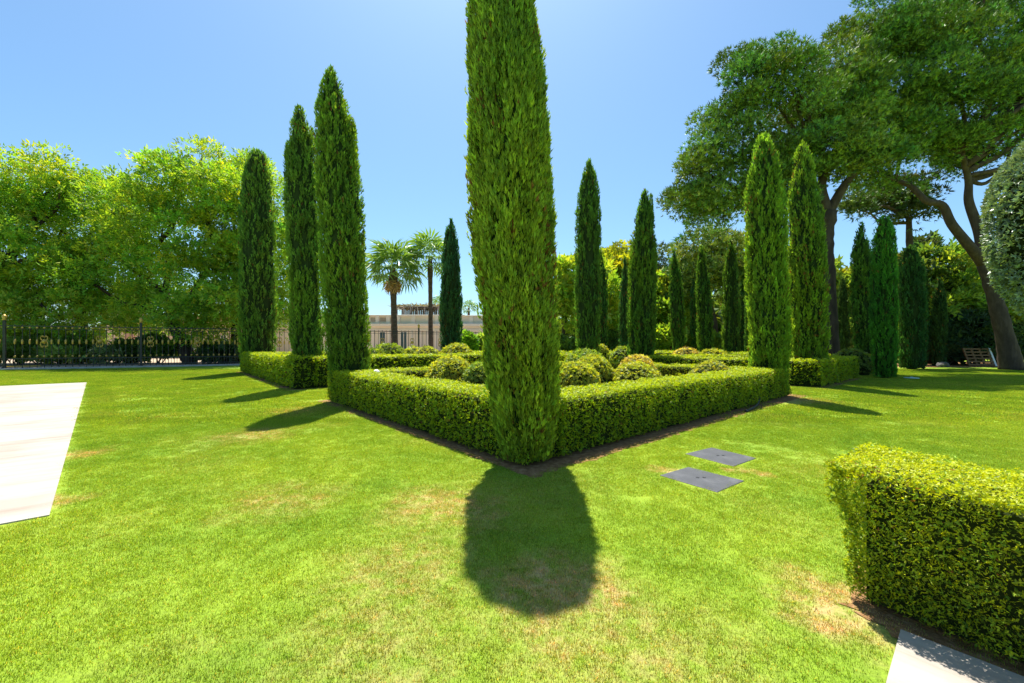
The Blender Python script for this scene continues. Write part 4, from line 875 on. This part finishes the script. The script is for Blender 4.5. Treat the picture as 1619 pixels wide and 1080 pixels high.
# ------------------------------------------------------------------ villa, roof pergola, house
def wall_windows(parent, x0, x1, y, z0, z1, wins, mat, frame=M_trimpale, glass=M_bluedoor):
    for (a, b, c, dd) in wins:
        w = MB(); t = 0.12
        w.box(a - t, a, y - 0.06, y + 0.1, c - 0.02, dd + t).box(b, b + t, y - 0.06, y + 0.1, c - 0.02, dd + t).box(a, b, y - 0.06, y + 0.1, dd, dd + t)
        f = w.obj('window', frame, parent)
        MB().box(a, b, y - 0.02, y + 0.05, c, dd).obj('pane', glass, f)
        MB().box((a + b) / 2 - 0.03, (a + b) / 2 + 0.03, y - 0.05, y - 0.021, c, dd).obj('mullion', frame, f)
def villa():
    z = 46.0; xl, xr = PX(425, z), PX(795, z); lx = lambda px: PX(px, z) - xl
    t = thing('villa', 'low pale beige villa with a panelled roof parapet behind the palms', 'villa', (xl, z, 0))
    W = xr - xl; h1 = PH(513, z); h2 = PH(498, z); h3 = PH(525, z)
    MB().box(0, W, 0, 12, -0.1, h1 - 0.2).obj('wall', M_wallpale, t)
    MB().box(-0.25, W + 0.25, -0.3, 12.2, h1 - 0.195, h1 + 0.08, 0.02).obj('cornice', M_trimpale, t)
    MB().box(0, W, 0.25, 11.9, h1 + 0.085, h2 - 0.12).obj('parapet', M_wallpale, t)
    MB().box(-0.1, lx(735), 0.1, 12.0, h2 - 0.115, h2 + 0.03, 0.02).obj('coping', M_trimpale, t)
    MB().box(lx(735) + 0.01, W + 0.1, 0.1, 12.0, h2 - 0.115, h2 - 0.02, 0.02).obj('coping', M_trimpale, t)
    for px in (440, 470, 500, 530, 560, 577, 596, 613, 629, 653, 690, 720, 745, 775):
        MB().box(lx(px) - 0.2, lx(px) + 0.2, 0.09, 0.26, h1 + 0.085, h2 - 0.12).obj('pilaster', M_trimpale, t)
    for (a, b) in ((443, 467), (503, 527), (583, 594), (598, 611), (615, 627)):
        MB().box(lx(a) + 0.15, lx(b) - 0.15, 0.2, 0.249, h1 + 0.35, h2 - 0.3).obj('panel', M_shut, t)
    MB().box(0, W, -0.1, -0.005, h3 + 0.15, h3 + 0.32).obj('string_course', M_trimpale, t)
    wall_windows(t, 0, W, -0.02, 0, h1, [(lx(601), lx(609), 0.6, h3 - 0.02), (lx(634), lx(643), 0.3, h3 - 0.02), (lx(545), lx(553), 0.6, h3 - 0.02), (lx(480), lx(488), 0.6, h3 - 0.02), (lx(755), lx(763), 0.6, h3 - 0.02)], M_wallpale)
    for px in (578, 590, 616, 626, 652, 664, 676, 690):
        MB().box(lx(px) - 0.14, lx(px) + 0.14, -0.16, -0.004, -0.05, h3 + 0.145).obj('pilaster', M_trimpale, t)
    MB().lathe([(0.42, 0), (0.42, 0.05), (0.30, 0.06), (0.30, 0.0)], 20).obj('round_vent', M_iron, t)
    q = t.children[-1]; q.rotation_euler = (PI / 2, 0, 0); q.location = (lx(439), -0.02, PH(535, z))
    # left end: taller bay with a tiled roof
    MB().box(lx(432), lx(462), 0.6, 5, h2 - 0.05, PH(494, z)).obj('roof_bay', M_wall, t)
    MB().add([(lx(430), 0.2, PH(494, z)), (lx(464), 0.2, PH(494, z)), (lx(464), 5.4, PH(494, z)), (lx(430), 5.4, PH(494, z)), (lx(447), 2.8, PH(484, z))],
             [(3, 2, 1, 0), (0, 1, 4), (1, 2, 4), (2, 3, 4), (3, 0, 4)]).obj('roof', M_terra, t)
    # pergola on the roof
    p = thing('pergola', 'grey reed covered pergola on the villa roof behind the palm trunks', 'pergola', (xl + lx(655), z + 5, h2))
    hw = (698 - 612) / 2 / FPX * (z + 5); hp = PH(487, z + 5) - h2 
    for i in range(8):
        xx = -hw * 0.86 + 2 * hw * 0.86 * i / 7; MB().box(xx - 0.07, xx + 0.07, -1.6, -1.46, -0.13, hp).obj('post', M_thatch, p); 
    for i in range(8):
        xx = -hw * 0.86 + 2 * hw * 0.86 * i / 7; MB().box(xx - 0.07, xx + 0.07, 1.5, 1.64, -0.13, hp).obj('post', M_thatch, p)
    rng = RS(5); n = 900
    rp = np.stack([rng.uniform(-hw, hw, n), rng.uniform(-2.0, 2.0, n), hp + rng.uniform(-0.02, 0.22, n)], 1)
    fv = scatter(tpl_diamond(0.16, 0.05), rp, rng.normal(size=(n, 3)) * np.array([1, 1, 0.3]), 0.8, vary((0.075, 0.070, 0.064), n, rng, 0.25, 0.05), rng)
    link('reed_roof', np_mesh('reed_roof', fv[0], fv[1], [M_tree], fv[2]), p)
    MB().box(-hw * 0.95, hw * 0.95, -1.75, 1.75, hp, hp + 0.1).obj('roof_frame', M_thatch, p)
    for i in range(26):
        xx = -hw * 0.9 + 2 * hw * 0.9 * i / 25; MB().box(xx - 0.1, xx + 0.1, 1.3, 1.36, -0.1, hp - 0.02).obj('screen_slat', M_thatch, p)
villa()
def house():
    z = 44.0; xl = PX(160, z); lx = lambda px: PX(px, z) - xl
    t = thing('house', 'salmon coloured house half hidden behind the feathery trees beyond the fence', 'house', (xl, z, 0))
    MB().box(lx(215), lx(415), 0, 8, -0.1, PH(512, z)).obj('wall', M_wall, t)
    MB().box(lx(162), lx(190), 0.5, 3, -0.1, PH(478, z)).obj('tower', M_wall, t)
    MB().add([(lx(158), 0.2, PH(478, z)), (lx(194), 0.2, PH(478, z)), (lx(194), 3.3, PH(478, z)), (lx(158), 3.3, PH(478, z)), (lx(176), 1.75, PH(468, z))], [(3, 2, 1, 0), (0, 1, 4), (1, 2, 4), (2, 3, 4), (3, 0, 4)]).obj('roof', M_terra, t)
    a, b, h0, h1 = lx(211), lx(419), PH(512, z), PH(494, z)
    MB().add([(a, -0.4, h0), (b, -0.4, h0), (b, 8.4, h0), (a, 8.4, h0), (a + 1.5, 4, h1), (b - 1.5, 4, h1)], [(3, 2, 1, 0), (0, 1, 5, 4), (1, 2, 5), (2, 3, 4, 5), (3, 0, 4)]).obj('roof', M_terra, t)
    wall_windows(t, 0, 0, -0.02, 0, 0, [(lx(257), lx(263), 0.6, 2.6), (lx(300), lx(308), 0.8, 2.4), (lx(350), lx(358), 0.8, 2.4), (lx(392), lx(400), 0.8, 2.4)], M_wall)
house()

# ------------------------------------------------------------------ iron fence with gold ornaments
def fence():
    s0 = np.array([-29.3, 23.25]); dr = unit(np.array([0.887, 0.461])); rz = math.atan2(dr[1], dr[0])
    start = s0 - dr * 6.0
    t = thing('iron_fence', 'black iron fence with gold beads and rosettes along the far lawn edge', 'fence', (*start, 0), rz)
    L = 43.0
    k = MB().box(-0.5, L, -0.22, 0.22, -0.05, 0.09, 0.015).obj('kerb', M_concrete, None); k.location = (*start, 0); k.rotation_euler = (0, 0, rz); tag(k, kind='structure')
    for zz in (0.24, 0.64, 2.54): MB().box(0, L, -0.022, 0.022, zz - 0.025, zz + 0.025).obj('rail', M_iron, t)
    MB().box(0, L, -0.018, 0.018, 2.36, 2.39).obj('rail', M_iron, t)
    pm = MB().box(-0.014, 0.014, -0.014, 0.014, 0.09, 2.60).box(0.135, 0.155, -0.010, 0.010, 0.265, 0.615).lathe([(0.004, 2.66), (0.02, 2.60)][::-1], 5).mesh('picket', M_iron)
    gms = [MB().lathe(q, 7).mesh('gold_bead', M_gold, True) for q in ([(0.015, 2.40), (0.05, 2.43), (0.05, 2.49), (0.015, 2.52)], [(0.016, 1.46), (0.048, 1.52), (0.048, 1.72), (0.016, 1.78)], [(0.015, 0.69), (0.05, 0.72), (0.05, 0.79), (0.015, 0.83)])]
    rm = MB()
    for sx in (-1, 1):
        for sz in (-1, 1):
            rm.tube(smooth_path([(0.02 * sx, -0.03, 1.62 + 0.02 * sz), (0.12 * sx, -0.03, 1.68 + (0.06 * sz)), (0.15 * sx, -0.03, 1.64 + 0.22 * sz), (0.07 * sx, -0.03, 1.64 + 0.34 * sz), (0.03 * sx, -0.03, 1.64 + 0.24 * sz)], 4), 0.028, 5)
    rm.lathe([(0.03, 1.5), (0.10, 1.56), (0.12, 1.64), (0.10, 1.72), (0.03, 1.78)], 8)
    rm = rm.mesh('rosette', M_gold, True)
    n = int(L / 0.303); pi_ = 0
    for i in range(n):
        x = 0.15 + i * 0.303
        if abs((x + 0.0) % 6.0 - 0.1) < 0.12 or abs((x % 6.0) - 6.1) < 0.12: continue
        o = link('picket', pm, t); o.location = (x, 0, 0)
        if x < 26:
            for gm in gms: link('gold_bead', gm, o)
        if i % 8 == 1:
            r = link('rosette', rm, o)
    postm = MB().box(-0.055, 0.055, -0.055, 0.055, -0.03, 2.86, 0.01).box(-0.085, 0.085, -0.085, 0.085, -0.02, 0.16, 0.01).mesh('post', M_iron)
    capm = MB().lathe([(0.05, 2.86), (0.10, 2.90), (0.06, 2.96), (0.11, 3.04), (0.09, 3.12), (0.02, 3.2)], 9).mesh('gold_cap', M_gold, True)
    for i in range(8):
        o = link('post', postm, t); o.location = (0.1 + 6.0 * i, 0, 0)
        c = link('gold_cap', capm, o)
fence()
# plain dark fence at the back on the right
def back_fence():
    z = 43.0; x0, x1 = PX(870, z), PX(1210, z)
    t = thing('post_and_rail_fence', 'low dark post and rail fence at the back of the garden right of centre', 'fence', (x0, z, 0))
    n = 18
    for i in range(n):
        MB().box((x1 - x0) * i / (n - 1) - 0.06, (x1 - x0) * i / (n - 1) + 0.06, -0.06, 0.06, -0.05, 1.75, 0.01).obj('post', M_dbark, t)
    for zz in (0.5, 1.0, 1.5): MB().box(0, x1 - x0, 0.062, 0.10, zz - 0.06, zz + 0.06).obj('rail', M_wood, t)
back_fence()

# ------------------------------------------------------------------ small things
def quad_slab(name, label, pts, group):
    c = np.mean(pts, axis=0); t = thing(name, label, 'slab', (*c, 0), 0, group)
    q = [np.array(p_) - c for p_ in pts]; n = 4
    if np.cross(q[1] - q[0], q[2] - q[1]) < 0: q = q[::-1]
    m = MB(); ins = [p_ * 0.975 for p_ in q]
    m.add([(x, y, -0.03) for x, y in q] + [(x, y, 0.004) for x, y in q] + [(x, y, 0.008) for x, y in ins],
          [(3, 2, 1, 0), (8, 9, 10, 11)] + [f for i in range(4) for f in ((i, (i + 1) % 4, 4 + (i + 1) % 4, 4 + i), (4 + i, 4 + (i + 1) % 4, 8 + (i + 1) % 4, 8 + i))])
    m.obj('slab', M_slate, t)
    for sx in (-0.035, 0.035):                                      # two small lifting holes with dark rims
        MB().lathe([(0.012, 0.0085), (0.017, 0.012), (0.010, 0.012), (0.006, 0.009)], 10, (sx, 0.01)).obj('lifting_eye', M_rubber, t, True)
quad_slab('stone_cover', 'dark slate cover slab in the lawn, the nearer and larger of two', [G(1043, 752), G(1088, 739), G(1177, 761), G(1134, 779)], 'slate covers in the lawn')
quad_slab('stone_cover', 'dark slate cover slab in the lawn, the one nearer the hedge', [G(1083, 718), G(1125, 708), G(1196, 725), G(1160, 738)], 'slate covers in the lawn')
a, b = G(1180, 652), G(1202, 638)
t = thing('irrigation_pipe', 'black irrigation pipe lying on bare soil under the right hand hedge', 'pipe', (*a, 0))
pp = smooth_path([(0, 0, 0.03), ((b - a)[0] * 0.3 + 0.05, (b - a)[1] * 0.3, 0.035), ((b - a)[0] * 0.7, (b - a)[1] * 0.7 - 0.04, 0.05), (b[0] - a[0], b[1] - a[1], 0.16)], 6)
MB().tube(pp, 0.022, 8).obj('hose', M_rubber, t, True)
MB().tube([pp[0] - (0.03, 0.03, 0), pp[0] + (0.05, 0.05, 0.0)], 0.03, 8).obj('fitting', M_rubber, t, True)
c = G(1441, 598.5)
t = thing('valve_lid', 'pale green round valve lid lying on the lawn at the right', 'lid', (*c, 0))
MB().lathe([(0.25, -0.02), (0.25, 0.035), (0.23, 0.045), (0.05, 0.055)], 20).obj('lid', M_teal, t)
MB().box(-0.05, 0.05, -0.012, 0.012, 0.054, 0.075, 0.004).obj('handle', M_teal, t)
z = 9.6; c = (PX(595, z), z)
t = thing('garden_lamp', 'small white dome lamp peeping over the front hedge by the tallest left cypress', 'lamp', (*c, 0))
MB().lathe([(0.022, -0.03), (0.022, 0.74)], 8).obj('post', M_iron, t)
MB().lathe([(0.03, 0.74), (0.085, 0.76), (0.08, 0.80), (0.06, 0.84), (0.025, 0.86)], 16).obj('shade', M_white, t, True)
# wooden rack leaning against the dark shrubs
def rack():
    z = 26.9; x = PX(1552, z)
    t = thing('wooden_pallet', 'brown wooden pallet with a white edge propped up beside the leaning pine', 'pallet', (x, z, 0), math.radians(-14))
    w, h = 1.35, 1.3; lean = math.radians(24)
    R = Matrix.Rotation(-lean, 4, 'X')
    def put(m, name, mat):
        o = m.obj(name, mat, t); o.matrix_local = R @ Matrix.Translation((0, 0, 0.02)); return o
    for i in range(4): put(MB().box(-w / 2 + (w - 0.1) * i / 3, -w / 2 + (w - 0.1) * i / 3 + 0.09, -0.04, 0.04, 0, h), 'runner', M_wood)
    for i in range(6): put(MB().box(-w / 2 - 0.02, w / 2 + 0.02, -0.065, -0.042, 0.03 + (h - 0.16) * i / 5, 0.13 + (h - 0.16) * i / 5), 'slat', M_wood)
    put(MB().box(w / 2 + 0.03, w / 2 + 0.12, -0.07, 0.05, 0.0, h + 0.06, 0.008), 'white_edge', M_white)
rack()
def rock():
    z = 26.0; t = MB(); rng = RS(3)
    A, B = np.meshgrid(np.linspace(0.05, PI - 0.05, 8), np.linspace(0, 2 * PI, 12, endpoint=False), indexing='ij')
    v = np.stack([np.sin(A) * np.cos(B) * 0.36, np.sin(A) * np.sin(B) * 0.26, np.cos(A) * 0.24 + 0.12], -1).reshape(-1, 3); v *= (1 + 0.18 * vnoise(v * 4, 2))[:, None]
    o = link('rock', np_mesh('rock', v, grid_tris(8, 12, True)[:, ::-1], M_rock)); o.location = (PX(1491, z), z, 0)
    tag(o, 'low grey rock at the foot of the dark shrubs at far right', 'rock')
rock()
z = 25.4
t = thing('garden_hose', 'yellow garden hose lying along the kerb at the foot of the fence', 'hose', (PX(38, z), z, 0), math.radians(27))
for i in range(3): MB().tube(smooth_path([(-0.75 + 0.1 * i, 0.1 * i, 0.10), (-0.2, 0.05 + 0.09 * i, 0.11), (0.3, -0.03 + 0.1 * i, 0.10), (0.75 - 0.05 * i, 0.06 * i, 0.11)], 5), 0.03, 6).obj('coil', M_yellow, t, True)

# ------------------------------------------------------------------ grass blades
def in_poly(P, poly, grow=0.0):
    c = np.mean(poly, axis=0); ins = np.ones(len(P), bool)
    poly = np.array(poly); s = np.sign(np.cross(poly[1] - poly[0], poly[2] - poly[1]))
    for i in range(len(poly)):
        a, b = poly[i], poly[(i + 1) % len(poly)]; e = (b - a) / np.linalg.norm(b - a)
        dd = s * (e[0] * (P[:, 1] - a[1]) - e[1] * (P[:, 0] - a[0])); ins &= dd > -grow
    return ins
def block_poly(b, gl): return [UV(b[0] - gl, b[2] - gl), UV(b[1] + gl, b[2] - gl), UV(b[1] + gl, b[3] + gl), UV(b[0] - gl, b[3] + gl)]
HED = [NH, NH + HA * 2.6, NH + HA * 2.6 + HB * 0.62, NH + HB * 0.62]
C1 = [G(1043, 752), G(1088, 739), G(1177, 761), G(1134, 779)]; C2 = [G(1083, 718), G(1125, 708), G(1196, 725), G(1160, 738)]
def grass(name, label, ymin, ymax, spacing, patch, nb, hgt, wid, seed, band=None):
    rng = RS(seed)
    xs = np.arange(-ymax * 1.35, ymax * 1.35, spacing); ys = np.arange(ymin, ymax, spacing)
    X, Y = np.meshgrid(xs, ys); P = np.stack([X.ravel(), Y.ravel()], 1) + rng.uniform(-0.5, 0.5, (X.size, 2)) * spacing
    P = P[np.abs(P[:, 0]) < P[:, 1] * 1.33 + 0.6]
    r = patch * 0.5
    kill = in_poly(P, TERR, r * (1.05 if patch > 0.5 else 0.6)) | in_poly(P, PAVE, r * 0.45) | in_poly(P, SHADE_BED_R, 0.1) | in_poly(P, [NH + HB * 0.02, NH - HB * 0.02 + HA * 2.6, NH + HB * 0.62 + HA * 2.6, NH + HB * 0.62], -0.02) | in_poly(P, C1, r * 0.25) | in_poly(P, C2, r * 0.25)
    for k, b in BLOCKS.items():
        g_ = 0.10
        kill |= in_poly(P, [UV(b[0] - (0.20 if k == 'front' else g_), b[2] - g_), UV(b[1] + g_, b[2] - g_), UV(b[1] + g_, b[3] + (0.4 if k == 'front' else g_)), UV(b[0] - (0.20 if k == 'front' else g_), b[3] + (0.4 if k == 'front' else g_))], r * 0.4)
    # beyond the fence the lawn ends
    kill |= (P[:, 1] - 23.25 - 0.52 * (P[:, 0] + 29.3)) > -0.5
    if band == 'edge': kill |= ~in_poly(P, TERR, 0.6)                 # only the strip beside the terrace
    P = P[~kill]
    # bare thin places
    thin = fbm(np.c_[P * 0.9, np.zeros(len(P))], 5, 3); P = P[(thin > -0.45) | (rng.rand(len(P)) < 0.6)]
    n = len(P)
    bp = rng.uniform(-0.5, 0.5, (nb, 2)) * patch; bp = bp[np.linalg.norm(bp, axis=1) < patch * 0.62]; nb = len(bp)
    ln = hgt * (0.5 + 0.8 * rng.rand(nb)); az = rng.rand(nb) * 2 * PI; tilt = np.abs(rng.normal(size=nb)) * 0.5
    dv = np.stack([np.cos(az) * np.sin(tilt), np.sin(az) * np.sin(tilt), np.cos(tilt)], 1); sd = unit(np.cross(dv, rng.normal(size=(nb, 3)))) * wid * 0.5
    b3 = np.c_[bp, np.full(nb, -0.004)]
    v = np.stack([b3 - sd, b3 + sd, b3 + dv * ln[:, None]], 1).reshape(-1, 3)
    col = np.clip(1 + 0.30 * rng.normal(size=(nb, 1)), 0.4, 1.8) * np.ones((nb, 3)); st = rng.rand(nb) < 0.06; col[st] *= np.array([2.2, 1.25, 2.5])
    nv = len(v)
    me = bpy.data.meshes.new(name)
    me.vertices.add(nv + n); me.loops.add(nb * 3); me.polygons.add(nb)
    me.vertices.foreach_set('co', np.vstack([v, np.c_[P, np.zeros(n)]]).astype(np.float32).ravel())
    me.polygons.foreach_set('loop_start', np.arange(0, nb * 3, 3, dtype=np.int32)); me.loops.foreach_set('vertex_index', np.arange(nb * 3, dtype=np.int32))
    me.materials.append(M_blade)
    a = me.attributes.new('leaf', 'FLOAT_COLOR', 'POINT'); cc = np.ones((nv + n, 4), np.float32); cc[:nv, :3] = np.repeat(col, 3, axis=0); a.data.foreach_set('color', cc.ravel())
    a = me.attributes.new('is_point', 'BOOLEAN', 'POINT'); a.data.foreach_set('value', np.r_[np.zeros(nv, bool), np.ones(n, bool)])
    a = me.attributes.new('turn', 'FLOAT_VECTOR', 'POINT'); tv = np.zeros((nv + n, 3), np.float32); tv[nv:, 2] = rng.rand(n) * 2 * PI; a.data.foreach_set('vector', tv.ravel())
    a = me.attributes.new('grow', 'FLOAT', 'POINT'); gv = np.ones(nv + n, np.float32); gv[nv:] = 0.8 + 0.5 * rng.rand(n); a.data.foreach_set('value', gv)
    me.update(calc_edges=True)
    o = link(name, me); tag(o, label, 'grass', kind='stuff')
    ng = bpy.data.node_groups.new('scatter_turf', 'GeometryNodeTree')
    ng.interface.new_socket('Geometry', in_out='INPUT', socket_type='NodeSocketGeometry'); ng.interface.new_socket('Geometry', in_out='OUTPUT', socket_type='NodeSocketGeometry')
    gi, go = ng.nodes.new('NodeGroupInput'), ng.nodes.new('NodeGroupOutput')
    def named(nm, dt):
        q = ng.nodes.new('GeometryNodeInputNamedAttribute'); q.data_type = dt; q.inputs['Name'].default_value = nm; return q.outputs['Attribute']
    sp = ng.nodes.new('GeometryNodeSeparateGeometry'); sp.domain = 'POINT'
    ng.links.new(gi.outputs[0], sp.inputs['Geometry']); ng.links.new(named('is_point', 'BOOLEAN'), sp.inputs['Selection'])
    ip = ng.nodes.new('GeometryNodeInstanceOnPoints')
    ng.links.new(sp.outputs['Selection'], ip.inputs['Points']); ng.links.new(sp.outputs['Inverted'], ip.inputs['Instance'])
    ng.links.new(named('turn', 'FLOAT_VECTOR'), ip.inputs['Rotation']); ng.links.new(named('grow', 'FLOAT'), ip.inputs['Scale'])
    ng.links.new(ip.outputs[0], go.inputs[0])
    md = o.modifiers.new('scatter', 'NODES'); md.node_group = ng
    return o
grass('grass', 'short mown grass blades of the near lawn', 1.0, 8.0, 0.085, 0.16, 220, 0.018, 0.0042, 701)
grass('grass', 'short mown grass blades of the far lawn', 7.9, 24.0, 0.42, 0.75, 1300, 0.026, 0.011, 702)
grass('grass', 'short mown grass blades along the far terrace edge', 7.9, 17.0, 0.11, 0.20, 190, 0.022, 0.006, 703, 'edge')
